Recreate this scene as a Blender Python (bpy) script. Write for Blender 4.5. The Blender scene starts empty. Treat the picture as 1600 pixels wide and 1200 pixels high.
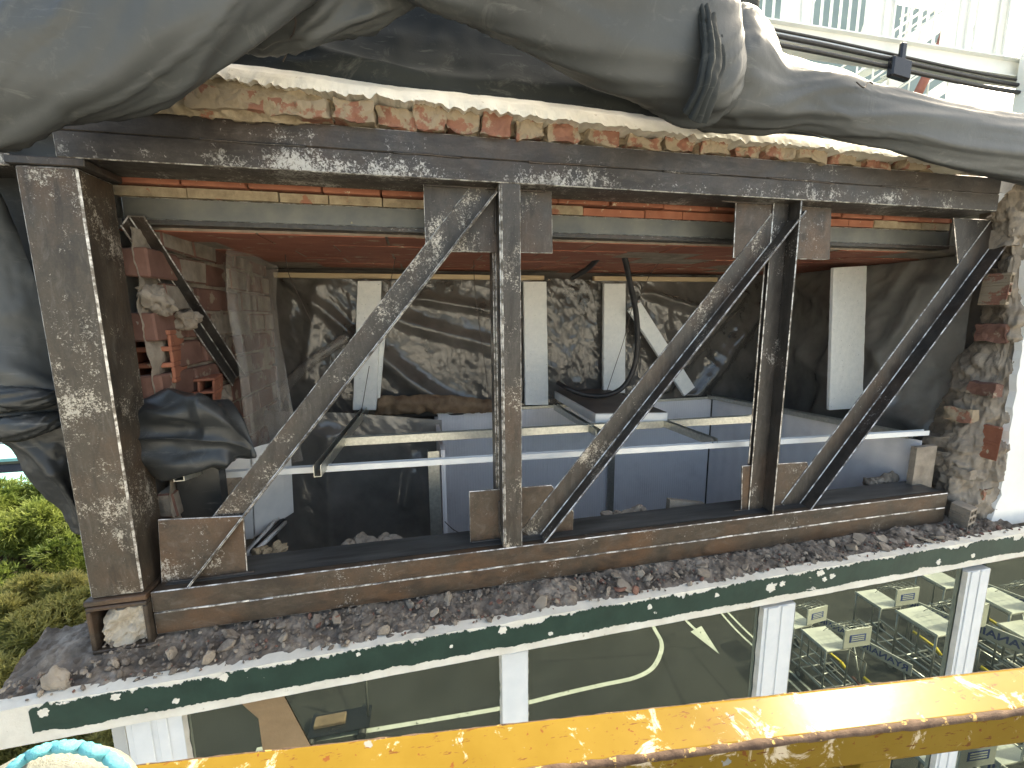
import bpy, bmesh, math, random
from mathutils import Vector, Matrix, noise, Quaternion
random.seed(7)
R_ = math.radians
SC = bpy.context.scene
COL = SC.collection
V = Vector

# ------------------------------------------------------------------ camera frame (facade axes: X right, Y into the building, Z up)
F = 677.0
CAM = V((0, -1.6, 0))
def nrm(v): return V(v).normalized()
CX = nrm((3120, -134, F)); CD = nrm((36, 4255, F)); CD = (CD - CX * CD.dot(CX)).normalized(); CY = CX.cross(CD)
if CY.z < 0: CY = -CY
RM = Matrix((CX, CY, -CD))
GROUND = -5.0
def ray(px, py): return RM @ V((px - 800, py - 600, F))
def at(px, py, Y):
    d = ray(px, py); return CAM + d * ((Y - CAM.y) / d.y)
def atz(px, py, Z):
    d = ray(px, py); return CAM + d * ((Z - CAM.z) / d.z)
def atx(px, py, X):
    d = ray(px, py); return CAM + d * ((X - CAM.x) / d.x)
GLASS_Y = -0.12
def refl(px, py, Z):            # real point whose mirror image in the glazing is seen at that pixel
    v = atz(px, py, Z); return V((v.x, 2 * GLASS_Y - v.y, v.z))

# ------------------------------------------------------------------ materials
def new_mat(name):
    m = bpy.data.materials.new(name); m.use_nodes = True
    nt = m.node_tree; b = nt.nodes['Principled BSDF']
    return m, nt, b
def N(nt, t, **k):
    n = nt.nodes.new(t)
    for a, v in k.items():
        if a in n.inputs: n.inputs[a].default_value = v
        else: setattr(n, a, v)
    return n
def tc(nt, scale=(1, 1, 1)):
    t = N(nt, 'ShaderNodeTexCoord'); mp = N(nt, 'ShaderNodeMapping')
    mp.inputs['Scale'].default_value = scale
    oi = N(nt, 'ShaderNodeObjectInfo'); 
    ad = N(nt, 'ShaderNodeVectorMath', operation='ADD')
    mu = N(nt, 'ShaderNodeMath', operation='MULTIPLY'); mu.inputs[1].default_value = 40
    nt.links.new(oi.outputs['Random'], mu.inputs[0])
    nt.links.new(t.outputs['Object'], ad.inputs[0]); nt.links.new(mu.outputs[0], ad.inputs[1])
    nt.links.new(ad.outputs[0], mp.inputs['Vector'])
    return mp.outputs[0]
def noise_(nt, vec, scale, detail=6, rough=.6, dist=0.0):
    n = N(nt, 'ShaderNodeTexNoise'); n.inputs['Scale'].default_value = scale; n.inputs['Detail'].default_value = detail
    n.inputs['Roughness'].default_value = rough; n.inputs['Distortion'].default_value = dist
    nt.links.new(vec, n.inputs['Vector']); return n.outputs['Fac']
def ramp(nt, fac, stops):
    r = N(nt, 'ShaderNodeValToRGB'); e = r.color_ramp.elements
    while len(e) < len(stops): e.new(.5)
    for el, (p, c) in zip(e, stops):
        el.position = p; el.color = (c if len(c) == 4 else (*c, 1)) if not isinstance(c, (int, float)) else (c, c, c, 1)
    nt.links.new(fac, r.inputs['Fac']); return r.outputs['Color']
def mix(nt, fac, a, b):
    m = N(nt, 'ShaderNodeMix', data_type='RGBA')
    for s, v in ((0, fac), (6, a), (7, b)):
        if hasattr(v, 'is_linked'): nt.links.new(v, m.inputs[s])
        elif isinstance(v, (int, float)): m.inputs[s].default_value = v
        else: m.inputs[s].default_value = (*v, 1)
    return m.outputs[2]
def math_(nt, op, a, b=None, clamp=False):
    m = N(nt, 'ShaderNodeMath', operation=op); m.use_clamp = clamp
    for i, v in enumerate((a, b)):
        if v is None: continue
        if hasattr(v, 'is_linked'): nt.links.new(v, m.inputs[i])
        else: m.inputs[i].default_value = v
    return m.outputs[0]
def bump(nt, b, h, strength, dist):
    bm_ = N(nt, 'ShaderNodeBump'); bm_.inputs['Strength'].default_value = strength; bm_.inputs['Distance'].default_value = dist
    nt.links.new(h, bm_.inputs['Height']); nt.links.new(bm_.outputs[0], b.inputs['Normal'])
def simple(name, c1, c2, scale=8, rough=.6, metal=0, bstr=.2, bdist=.002, detail=6, spec=.5, stretch=(1, 1, 1), c3=None, s3=60, t3=.66):
    m, nt, b = new_mat(name); v = tc(nt, stretch)
    f = noise_(nt, v, scale, detail)
    c = ramp(nt, f, [(.3, c1), (.7, c2)])
    if c3:
        g = ramp(nt, noise_(nt, v, s3, 5, .65), [(t3, 0), (t3 + .04, 1)]); c = mix(nt, g, c, c3)
    nt.links.new(c, b.inputs['Base Color'])
    b.inputs['Roughness'].default_value = rough; b.inputs['Metallic'].default_value = metal
    b.inputs['Specular IOR Level'].default_value = spec
    if bstr: bump(nt, b, noise_(nt, v, scale * 4, 8, .7), bstr, bdist)
    return m

def steel(name, dark, brown, flake=.5, fscale=70, rust=.35, flakecol=(.50, .48, .44), rough=.42, band=0, streak=(9, 9, 2.2)):
    """mill-scaled rusty steel with pale scaling flakes gathered in patches"""
    m, nt, b = new_mat(name); v = tc(nt)
    big = noise_(nt, v, 3.2, 5, .6); mid = noise_(nt, v, 17, 8, .7)
    dark = tuple(q * .72 for q in dark); brown = tuple(q * .72 for q in brown)
    c = mix(nt, ramp(nt, mid, [(.34, 0), (.66, 1)]), dark, brown)
    c = mix(nt, math_(nt, 'MULTIPLY', ramp(nt, big, [(.48, 0), (.66, 1)]), rust), c, (.15, .075, .035))
    fine = noise_(nt, v, 150, 4, .6)
    c = mix(nt, math_(nt, 'MULTIPLY', ramp(nt, fine, [(.4, 0), (.75, 1)]), .35), c, (.02, .017, .014))
    fl = math_(nt, 'ADD', math_(nt, 'MULTIPLY', noise_(nt, v, fscale, 5, .7, .8), .72), math_(nt, 'MULTIPLY', noise_(nt, tc(nt, (1, 1, .35)), fscale * .45, 4, .7, .5), .28))
    patch = noise_(nt, v, 3.6, 6, .74)
    s = math_(nt, 'ADD', fl, math_(nt, 'MULTIPLY', math_(nt, 'SUBTRACT', patch, .5), 1.0))
    if band:
        tcz = N(nt, 'ShaderNodeTexCoord'); sx = N(nt, 'ShaderNodeSeparateXYZ'); nt.links.new(tcz.outputs['Object'], sx.inputs[0])
        zb = N(nt, 'ShaderNodeMapRange'); zb.inputs['From Min'].default_value = .085; zb.inputs['From Max'].default_value = .03; zb.inputs['To Min'].default_value = -.03; zb.inputs['To Max'].default_value = band
        nt.links.new(sx.outputs[2], zb.inputs['Value']); s = math_(nt, 'ADD', s, zb.outputs[0])
    t = .77 - .34 * flake
    k = ramp(nt, s, [(t, 0), (t + .09, 1)])
    c = mix(nt, math_(nt, 'MULTIPLY', k, .9), c, flakecol)
    sv = tc(nt, streak); sc_ = noise_(nt, sv, 5, 7, .72, .8)
    c = mix(nt, math_(nt, 'MULTIPLY', ramp(nt, sc_, [(.52, 0), (.70, 1)]), .24), c, (.22, .205, .18))
    gr = noise_(nt, tc(nt, tuple(q * .7 for q in streak)), 4, 5, .6, .4); c = mix(nt, math_(nt, 'MULTIPLY', ramp(nt, gr, [(.5, 0), (.66, 1)]), .6), c, (.022, .018, .015))
    nt.links.new(c, b.inputs['Base Color'])
    rr = ramp(nt, mid, [(.3, rough - .1), (.7, rough + .2)]); nt.links.new(rr, b.inputs['Roughness'])
    b.inputs['Metallic'].default_value = .25; b.inputs['Specular IOR Level'].default_value = .55
    bump(nt, b, math_(nt, 'ADD', math_(nt, 'MULTIPLY', fl, .6), fine), .35, .002)
    return m
def edge_mat():
    m, nt, b = new_mat('worn_steel_edge'); v = tc(nt)
    f = noise_(nt, v, 26, 6, .7)
    c = mix(nt, ramp(nt, f, [(.44, 0), (.58, 1)]), (.16, .14, .12), (.74, .72, .68))
    nt.links.new(c, b.inputs['Base Color']); b.inputs['Roughness'].default_value = .35; b.inputs['Metallic'].default_value = .4
    return m
M = {}
M['steel_beam'] = steel('rusty_beam_steel', (.062, .056, .052), (.10, .085, .075), .42, 105, .15, band=.085, streak=(2, 7, 6))
M['steel_col'] = steel('column_steel', (.066, .053, .040), (.118, .094, .068), .60, 140, .3, (.50, .46, .385))
M['steel_diag'] = steel('brace_steel', (.064, .058, .052), (.112, .098, .084), .58, 135, .3, (.52, .475, .40))
M['steel_bot'] = steel('chord_steel', (.06, .046, .034), (.12, .088, .062), .28, 110, .6, streak=(2.4, 7, 6))
M['steel_plate'] = steel('plate_steel', (.075, .055, .04), (.13, .095, .07), .44, 115, .5, streak=(5, 5, 5))
M['steel_dark'] = steel('brushed_dark_steel', (.045, .042, .04), (.09, .08, .07), .40, 105, .25)
M['edge'] = edge_mat()
M['lintel'] = simple('grey_lintel_steel', (.10, .105, .10), (.17, .165, .14), 9, .5, .3, .15, c3=(.3, .26, .16), s3=40, t3=.68)
M['smear'] = simple('oily_steel', (.022, .023, .024), (.085, .088, .09), 10, .38, .2, .15, stretch=(.35, 3, 1))
M['brick'] = simple('red_ceramic', (.25, .088, .05), (.36, .145, .085), 14, .85, 0, .4, c3=(.5, .42, .3), s3=22, t3=.64)
M['brick_old'] = simple('dull_brick', (.13, .065, .047), (.20, .105, .08), 10, .9, 0, .5, .004, c3=(.28, .23, .17), s3=8, t3=.58)
M['brick_mud'] = simple('mortar_smeared_brick', (.20, .09, .06), (.30, .145, .095), 14, .9, 0, .6, .005, 8, c3=(.30, .24, .165), s3=11, t3=.46)
M['brick_dark'] = simple('dark_ceramic', (.26, .088, .055), (.36, .135, .085), 10, .85, 0, .4, c3=(.45, .36, .26), s3=13, t3=.605, stretch=(.7, 1.5, 1))
M['mortar'] = simple('pale_mortar', (.22, .17, .11), (.41, .335, .225), 26, .95, 0, .7, .006, 8, c3=(.30, .135, .085), s3=9, t3=.585)
M['mortar_pale'] = simple('old_pale_mortar', (.36, .31, .24), (.52, .47, .39), 25, .95, 0, .6, .004)
M['mortar_grey'] = simple('grey_mortar', (.185, .155, .122), (.36, .31, .25), 14, .95, 0, .8, .006, 8, c3=(.4, .2, .13), s3=8, t3=.68)
M['plaster'] = simple('cream_plaster', (.66, .62, .53), (.82, .79, .70), 12, .8, 0, .35, .004, c3=(.42, .36, .26), s3=20, t3=.67)
M['white_wall'] = simple('white_render', (.74, .74, .71), (.83, .83, .80), 7, .75, 0, .2, .003, c3=(.45, .45, .42), s3=55, t3=.77)
M['tarp'] = None
M['rail_galv'] = simple('galvanised_sheet', (.42, .42, .38), (.62, .62, .56), 60, .38, .75, .1, .001)
M['white_paint'] = simple('white_lacquer', (.70, .72, .72), (.80, .81, .80), 12, .4, 0, .1, .001, c3=(.4, .38, .33), s3=34, t3=.73)
M['white_steel'] = simple('white_painted_steel', (.72, .74, .71), (.80, .82, .79), 5, .5, 0, .1, .001, c3=(.35, .22, .1), s3=6, t3=.73)
M['foam'] = simple('white_foam_board', (.76, .79, .78), (.86, .88, .86), 30, .85, 0, .5, .003, c3=(.42, .45, .44), s3=70, t3=.64)
M['wood'] = simple('pale_timber', (.42, .32, .19), (.55, .44, .28), 6, .75, 0, .3, .002, stretch=(1, 8, 8))
M['black'] = simple('black_rubber', (.012, .012, .013), (.03, .03, .032), 20, .5, 0, .2)
M['wire'] = simple('rusty_wire', (.05, .04, .035), (.10, .08, .07), 30, .6, .5, 0)
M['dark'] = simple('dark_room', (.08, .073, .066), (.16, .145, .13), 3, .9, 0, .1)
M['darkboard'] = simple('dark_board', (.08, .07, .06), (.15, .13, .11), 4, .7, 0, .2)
M['polyc'] = None
M['asphalt'] = simple('asphalt', (.020, .0205, .019), (.031, .031, .028), 1.2, .9, 0, .4, .004, 10, c3=(.015, .015, .014), s3=.5, t3=.6)
M['concrete'] = simple('bounce_concrete', (.48, .46, .42), (.58, .56, .51), .6, .9, 0, .2)
M['roadpaint'] = simple('white_road_paint', (.50, .52, .46), (.66, .67, .61), 8, .8, 0, .1, c3=(.10, .10, .09), s3=14, t3=.60)
def asphalt():
    m, nt, b = new_mat('patched_asphalt'); v = tc(nt)
    c = ramp(nt, noise_(nt, v, 1.1, 8, .65), [(.32, (.017, .0175, .016)), (.68, (.033, .033, .030))])
    c = mix(nt, ramp(nt, noise_(nt, v, .55, 3, .5), [(.54, 0), (.56, .5)]), c, (.015, .015, .0145))
    st = noise_(nt, tc(nt, (.25, 3.5, 1)), 1.6, 5, .6, .5); c = mix(nt, math_(nt, 'MULTIPLY', ramp(nt, st, [(.55, 0), (.72, 1)]), .45), c, (.052, .052, .047))
    oil = ramp(nt, noise_(nt, v, 2.6, 4, .5), [(.66, 0), (.72, .7)]); c = mix(nt, oil, c, (.010, .010, .010))
    vo = N(nt, 'ShaderNodeTexVoronoi', feature='DISTANCE_TO_EDGE'); vo.inputs['Scale'].default_value = .55; nt.links.new(v, vo.inputs['Vector'])
    c = mix(nt, ramp(nt, vo.outputs['Distance'], [(.004, .7), (.012, 0)]), c, (.008, .008, .008))
    sp = ramp(nt, noise_(nt, v, 60, 3, .6), [(.6, 0), (.7, .5)]); c = mix(nt, sp, c, (.06, .06, .055))
    nt.links.new(c, b.inputs['Base Color']); b.inputs['Roughness'].default_value = .9; bump(nt, b, noise_(nt, v, 50, 6, .7), .4, .006); return m
M['asphalt'] = asphalt()
M['turq'] = simple('turquoise_sheet', (.22, .50, .48), (.28, .58, .55), 3, .5, 0, .1)
M['blue'] = simple('blue_print', (.02, .05, .26), (.03, .07, .32), 20, .5, 0, 0)
M['cart_white'] = simple('white_board', (.56, .57, .53), (.68, .68, .64), 6, .45, 0, .05)
M['chrome'] = simple('grey_tube', (.35, .36, .35), (.5, .5, .48), 20, .3, .8, 0)
M['yellow_tag'] = simple('yellow_plastic', (.65, .5, .03), (.75, .6, .06), 20, .5, 0, 0)
M['redbrown'] = simple('red_primer', (.20, .07, .05), (.28, .10, .08), 9, .6, 0, .1)
M['kraft'] = simple('brown_paper', (.22, .145, .075), (.33, .225, .125), 7, .5, 0, .35, .006)
M['paper_dark'] = simple('dark_brown_paper', (.12, .075, .045), (.26, .18, .11), 14, .7, 0, .4, .006)
M['glove'] = simple('white_knit', (.24, .23, .19), (.36, .35, .30), 60, .95, 0, .8, .004)
M['glove_cuff'] = simple('turquoise_knit', (.10, .42, .50), (.2, .55, .6), 60, .95, 0, .8, .004)
M['bark'] = simple('bark', (.06, .045, .03), (.12, .09, .06), 12, .9, 0, .5)
M['grass'] = simple('grass', (.10, .14, .03), (.22, .24, .06), 2, .9, 0, .5)
M['car_dark'] = simple('dark_car_paint', (.012, .013, .015), (.02, .02, .024), 5, .25, .2, 0)
M['teal_wall'] = simple('teal_cladding', (.13, .19, .19), (.19, .26, .25), 1.5, .4, 0, .1)
M['grey_wall'] = simple('pale_render', (.5, .5, .48), (.6, .6, .57), 2, .8, 0, .2)

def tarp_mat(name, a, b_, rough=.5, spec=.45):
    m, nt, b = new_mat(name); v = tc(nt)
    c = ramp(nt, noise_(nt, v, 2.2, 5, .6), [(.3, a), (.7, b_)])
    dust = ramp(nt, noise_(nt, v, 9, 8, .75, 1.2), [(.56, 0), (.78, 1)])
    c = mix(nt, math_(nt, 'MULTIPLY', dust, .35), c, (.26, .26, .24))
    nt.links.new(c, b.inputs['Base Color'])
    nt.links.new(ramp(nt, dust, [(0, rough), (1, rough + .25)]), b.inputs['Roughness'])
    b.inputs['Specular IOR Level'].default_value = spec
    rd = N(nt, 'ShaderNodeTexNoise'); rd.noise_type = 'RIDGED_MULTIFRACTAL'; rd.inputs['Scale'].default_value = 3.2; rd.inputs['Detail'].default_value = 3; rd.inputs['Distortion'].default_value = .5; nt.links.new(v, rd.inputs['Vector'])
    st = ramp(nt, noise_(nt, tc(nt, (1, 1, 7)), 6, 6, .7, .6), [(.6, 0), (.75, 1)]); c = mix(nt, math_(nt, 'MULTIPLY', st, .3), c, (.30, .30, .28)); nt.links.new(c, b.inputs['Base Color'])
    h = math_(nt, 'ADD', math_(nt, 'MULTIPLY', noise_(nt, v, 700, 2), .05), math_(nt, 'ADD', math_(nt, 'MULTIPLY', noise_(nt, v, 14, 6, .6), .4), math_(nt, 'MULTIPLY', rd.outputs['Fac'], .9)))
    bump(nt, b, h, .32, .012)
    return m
M['tarp'] = tarp_mat('grey_tarpaulin', (.054, .058, .059), (.080, .085, .085))
M['tarp_dark'] = tarp_mat('slate_tarpaulin', (.024, .028, .029), (.04, .045, .046), .8, .12)
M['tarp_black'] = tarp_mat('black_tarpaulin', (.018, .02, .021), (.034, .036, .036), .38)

def film(name, col, alpha, rough):
    m, nt, b = new_mat(name); v = tc(nt)
    nt.links.new(ramp(nt, noise_(nt, v, 4, 6, .6), [(.3, col[0]), (.7, col[1])]), b.inputs['Base Color'])
    b.inputs['Roughness'].default_value = rough; b.inputs['Alpha'].default_value = alpha
    b.inputs['Specular IOR Level'].default_value = .8
    bump(nt, b, noise_(nt, v, 7, 4, .55, 1.5), .4, .008)
    return m
M['film_dark'] = film('dark_plastic_film', ((.065, .062, .057), (.16, .15, .138)), .86, .13)
M['film_grey'] = film('grey_plastic_film', ((.17, .165, .15), (.30, .29, .265)), .86, .14)
M['film_milk'] = film('milky_plastic_film', ((.30, .27, .24), (.44, .41, .37)), .42, .25)

def polyc():
    m, nt, b = new_mat('ribbed_polycarbonate'); v = tc(nt)
    w = N(nt, 'ShaderNodeTexWave', wave_type='BANDS', bands_direction='X'); w.inputs['Scale'].default_value = 16
    w.inputs['Distortion'].default_value = .25; nt.links.new(v, w.inputs['Vector'])
    c = mix(nt, math_(nt, 'MULTIPLY', w.outputs['Fac'], .45), (.77, .765, .785), (.84, .835, .85))
    c = mix(nt, ramp(nt, noise_(nt, v, 5, 8, .7), [(.5, 0), (.8, .5)]), c, (.5, .5, .53))
    nt.links.new(c, b.inputs['Base Color']); b.inputs['Roughness'].default_value = .32
    bump(nt, b, w.outputs['Fac'], .35, .004)
    return m
M['polyc'] = polyc()

def green_band():               # green paint flaking off white render: ragged paint edge and chips
    m, nt, b = new_mat('flaking_green_paint'); v = tc(nt)
    c = ramp(nt, noise_(nt, v, 10, 7, .65), [(.3, (.011, .032, .024)), (.7, (.022, .055, .040))])
    vs = tc(nt, (14, 1, 2)); c = mix(nt, ramp(nt, noise_(nt, vs, 9, 5, .7), [(.6, 0), (.8, .3)]), c, (.05, .10, .075))
    chip = ramp(nt, math_(nt, 'ADD', noise_(nt, v, 5.5, 8, .62, .4), math_(nt, 'MULTIPLY', math_(nt, 'SUBTRACT', noise_(nt, v, 30, 4), .5), .12)), [(.675, 0), (.683, 1)])
    c = mix(nt, chip, c, (.72, .69, .62))
    nt.links.new(c, b.inputs['Base Color']); b.inputs['Roughness'].default_value = .42
    bump(nt, b, math_(nt, 'SUBTRACT', noise_(nt, v, 30, 6), chip), .3, .003)
    return m
M['green'] = green_band()

def rail_mat():
    m, nt, b = new_mat('scratched_yellow_paint'); v = tc(nt)
    c = ramp(nt, noise_(nt, v, 9, 6, .6), [(.3, (.170, .105, .016)), (.7, (.215, .138, .026))])
    pale = ramp(nt, noise_(nt, v, 16, 7, .72, 1.0), [(.585, 0), (.64, 1)])
    c = mix(nt, math_(nt, 'MULTIPLY', pale, .75), c, (.66, .56, .42))
    grey = ramp(nt, noise_(nt, v, 24, 5, .6), [(.665, 0), (.68, 1)]); c = mix(nt, grey, c, (.22, .22, .2))
    sv = tc(nt, (16, 60, 60)); sc_ = ramp(nt, noise_(nt, sv, 3, 4, .65, .5), [(.62, 0), (.65, 1)])
    c = mix(nt, sc_, c, (.13, .055, .02))
    dots = ramp(nt, noise_(nt, v, 110, 3, .5), [(.67, 0), (.70, 1)]); c = mix(nt, dots, c, (.16, .06, .02))
    nt.links.new(c, b.inputs['Base Color']); b.inputs['Roughness'].default_value = .24; b.inputs['Specular IOR Level'].default_value = .045
    bump(nt, b, noise_(nt, v, 70, 6, .7), .12, .0008)
    return m
M['yellow'] = rail_mat()
M['rust_edge'] = simple('rusted_rail_edge', (.05, .026, .016), (.16, .10, .065), 60, .8, .1, .9, .003, c3=(.55, .36, .12), s3=70, t3=.6)

def rubble():
    m, nt, b = new_mat('mortar_rubble'); v = tc(nt)
    vo = N(nt, 'ShaderNodeTexVoronoi'); vo.inputs['Scale'].default_value = 38; nt.links.new(v, vo.inputs['Vector'])
    c = ramp(nt, noise_(nt, v, 9, 9, .72), [(.31, (.047, .038, .030)), (.5, (.165, .135, .107)), (.68, (.41, .35, .285))])
    c = mix(nt, .28, c, ramp(nt, vo.outputs['Color'], [(.2, (.04, .035, .031)), (.8, (.28, .25, .22))]))
    lime = ramp(nt, noise_(nt, v, 7, 6, .7), [(.64, 0), (.72, .6)]); c = mix(nt, lime, c, (.5, .47, .44))
    nt.links.new(c, b.inputs['Base Color']); b.inputs['Roughness'].default_value = .95
    bump(nt, b, noise_(nt, v, 90, 8, .75), .8, .006)
    return m
M['rubble'] = rubble()

def glass():
    m = bpy.data.materials.new('tinted_mirror_glass'); m.use_nodes = True; nt = m.node_tree
    for n in list(nt.nodes): nt.nodes.remove(n)
    o = N(nt, 'ShaderNodeOutputMaterial'); g = N(nt, 'ShaderNodeBsdfGlossy'); d = N(nt, 'ShaderNodeBsdfDiffuse'); mx = N(nt, 'ShaderNodeMixShader')
    g.inputs['Color'].default_value = (.52, .58, .49, 1); g.inputs['Roughness'].default_value = .008
    v = tc(nt); dust = noise_(nt, v, 5, 8, .7)
    nt.links.new(ramp(nt, dust, [(.3, (.03, .036, .03)), (.8, (.075, .085, .07))]), d.inputs['Color'])
    mx.inputs[0].default_value = .5
    nt.links.new(d.outputs[0], mx.inputs[1]); nt.links.new(g.outputs[0], mx.inputs[2]); nt.links.new(mx.outputs[0], o.inputs['Surface'])
    return m
M['glass'] = glass()

def leaf_mat(name, a, b_):
    m, nt, b = new_mat(name); v = tc(nt)
    c = ramp(nt, noise_(nt, v, 3.5, 4, .6), [(.35, a), (.65, b_)])
    nt.links.new(c, b.inputs['Base Color']); b.inputs['Roughness'].default_value = .55
    b.inputs['Subsurface Weight'].default_value = 0
    tr = N(nt, 'ShaderNodeBsdfTranslucent'); nt.links.new(c, tr.inputs['Color'])
    mx = N(nt, 'ShaderNodeMixShader'); mx.inputs[0].default_value = .5
    o = nt.nodes['Material Output']; nt.links.new(b.outputs[0], mx.inputs[1]); nt.links.new(tr.outputs[0], mx.inputs[2]); nt.links.new(mx.outputs[0], o.inputs['Surface'])
    return m
M['leaf_a'] = leaf_mat('pine_needles', (.10, .15, .03), (.27, .31, .075))
M['leaf_b'] = leaf_mat('yellowed_needles', (.19, .20, .055), (.40, .37, .13))

# ------------------------------------------------------------------ object helpers
def tag(o, label=None, cat=None, group=None, kind=None):
    if label: o['label'] = label
    if cat: o['category'] = cat
    if group: o['group'] = group
    if kind or label: o['kind'] = kind or 'thing'
    return o
def thing(name, label, cat, loc=(0, 0, 0), group=None):
    o = bpy.data.objects.new(name, None); COL.objects.link(o); o.location = loc; o.empty_display_size = .1
    return tag(o, label, cat, group)
def link(name, bm, mats, parent=None, smooth=False, world=True):
    """bm holds world coordinates; the object's origin goes to its base"""
    me = bpy.data.meshes.new(name)
    if not isinstance(mats, (list, tuple)): mats = [mats]
    for m in mats: me.materials.append(m)
    vs = [v.co for v in bm.verts]
    lo = V((min(v.x for v in vs), min(v.y for v in vs), min(v.z for v in vs))); hi = V((max(v.x for v in vs), max(v.y for v in vs), max(v.z for v in vs)))
    base = V(((lo.x + hi.x) / 2, (lo.y + hi.y) / 2, lo.z))
    bmesh.ops.translate(bm, verts=bm.verts, vec=-base)
    bmesh.ops.recalc_face_normals(bm, faces=bm.faces)
    if smooth:
        for f in bm.faces: f.smooth = True
    bm.to_mesh(me); bm.free()
    o = bpy.data.objects.new(name, me); COL.objects.link(o)
    if parent:
        o.parent = parent
        pl = V((0, 0, 0)); p = parent
        while p: pl += p.location; p = p.parent
        o.location = base - pl
    else: o.location = base
    return o
def box(bm, lo, hi, mi=0):
    x0, y0, z0 = lo; x1, y1, z1 = hi
    vs = [bm.verts.new(p) for p in ((x0, y0, z0), (x1, y0, z0), (x1, y1, z0), (x0, y1, z0), (x0, y0, z1), (x1, y0, z1), (x1, y1, z1), (x0, y1, z1))]
    fs = [bm.faces.new([vs[i] for i in q]) for q in ((0, 3, 2, 1), (4, 5, 6, 7), (0, 1, 5, 4), (1, 2, 6, 5), (2, 3, 7, 6), (3, 0, 4, 7))]
    for f in fs: f.material_index = mi
    return vs
def obox(bm, c, ax, ay, az, mi=0):        # oriented box: centre and three half vectors
    c, ax, ay, az = V(c), V(ax), V(ay), V(az)
    vs = [bm.verts.new(c + ax * i + ay * j + az * k) for (i, j, k) in ((-1, -1, -1), (1, -1, -1), (1, 1, -1), (-1, 1, -1), (-1, -1, 1), (1, -1, 1), (1, 1, 1), (-1, 1, 1))]
    for q in ((0, 3, 2, 1), (4, 5, 6, 7), (0, 1, 5, 4), (1, 2, 6, 5), (2, 3, 7, 6), (3, 0, 4, 7)):
        f = bm.faces.new([vs[i] for i in q]); f.material_index = mi
    return vs
def prism(bm, pts, ext, mi=0):            # polygon of 3-D points pushed along ext
    a = [bm.verts.new(V(p)) for p in pts]; b = [bm.verts.new(V(p) + V(ext)) for p in pts]; n = len(pts)
    fs = [bm.faces.new(a), bm.faces.new(list(reversed(b)))]
    for i in range(n): fs.append(bm.faces.new([a[i], a[(i + 1) % n], b[(i + 1) % n], b[i]]))
    for f in fs: f.material_index = mi
def bar(bm, p0, p1, prof, sa, na, mi=0):  # profile [(s, n)] swept from p0 to p1
    p0, p1, sa, na = V(p0), V(p1), V(sa), V(na)
    prism(bm, [p0 + sa * s + na * n for s, n in prof], p1 - p0, mi)
def edges(bm, w=.003, mi=1, seg=1, ang=40):
    bmesh.ops.recalc_face_normals(bm, faces=bm.faces); bm.normal_update()
    es = [e for e in bm.edges if len(e.link_faces) == 2 and e.calc_face_angle(0) > R_(ang)]
    bmesh.ops.bevel(bm, geom=es, offset=w, segments=seg, affect='EDGES', profile=.5, material=mi, clamp_overlap=True)
def tube(bm, pts, r, n=8, mi=0, cap=True):
    pts = [V(p) for p in pts]; rings = []
    up = None
    for i, p in enumerate(pts):
        t = (pts[min(i + 1, len(pts) - 1)] - pts[max(i - 1, 0)]).normalized()
        if up is None:
            up = t.orthogonal().normalized()
        else:
            up = (up - t * up.dot(t)).normalized()
        s = t.cross(up); rr = r[i] if isinstance(r, (list, tuple)) else r
        rings.append([bm.verts.new(p + (up * math.cos(2 * math.pi * k / n) + s * math.sin(2 * math.pi * k / n)) * rr) for k in range(n)])
    for a, b in zip(rings, rings[1:]):
        for k in range(n):
            f = bm.faces.new([a[k], a[(k + 1) % n], b[(k + 1) % n], b[k]]); f.material_index = mi; f.smooth = True
    if cap:
        for rg in (rings[0], rings[-1]):
            f = bm.faces.new(rg); f.material_index = mi
def catmull(pts, n):
    """n samples through points of any dimension"""
    P = [tuple(p) for p in pts]; m = len(P); out = []
    for i in range(n):
        t = i / (n - 1) * (m - 1); k = min(int(t), m - 2); u = t - k
        p0 = P[max(k - 1, 0)]; p1 = P[k]; p2 = P[k + 1]; p3 = P[min(k + 2, m - 1)]
        out.append(tuple(.5 * (2 * b + (c - a) * u + (2 * a - 5 * b + 4 * c - d) * u * u + (3 * b - a - 3 * c + d) * u ** 3) for a, b, c, d in zip(p0, p1, p2, p3)))
    return out
def fbm(p, o=4, lac=2.1, g=.5):
    s = 0; a = 1; p = V(p)
    for _ in range(o): s += a * noise.noise(p); p = p * lac; a *= g
    return s
def ridgef(p, o=3):
    s = 0; a = 1; p = V(p)
    for _ in range(o): s += a * (1 - 2 * abs(noise.noise(p))) ; p = p * 2.1; a *= .5
    return s
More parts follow.
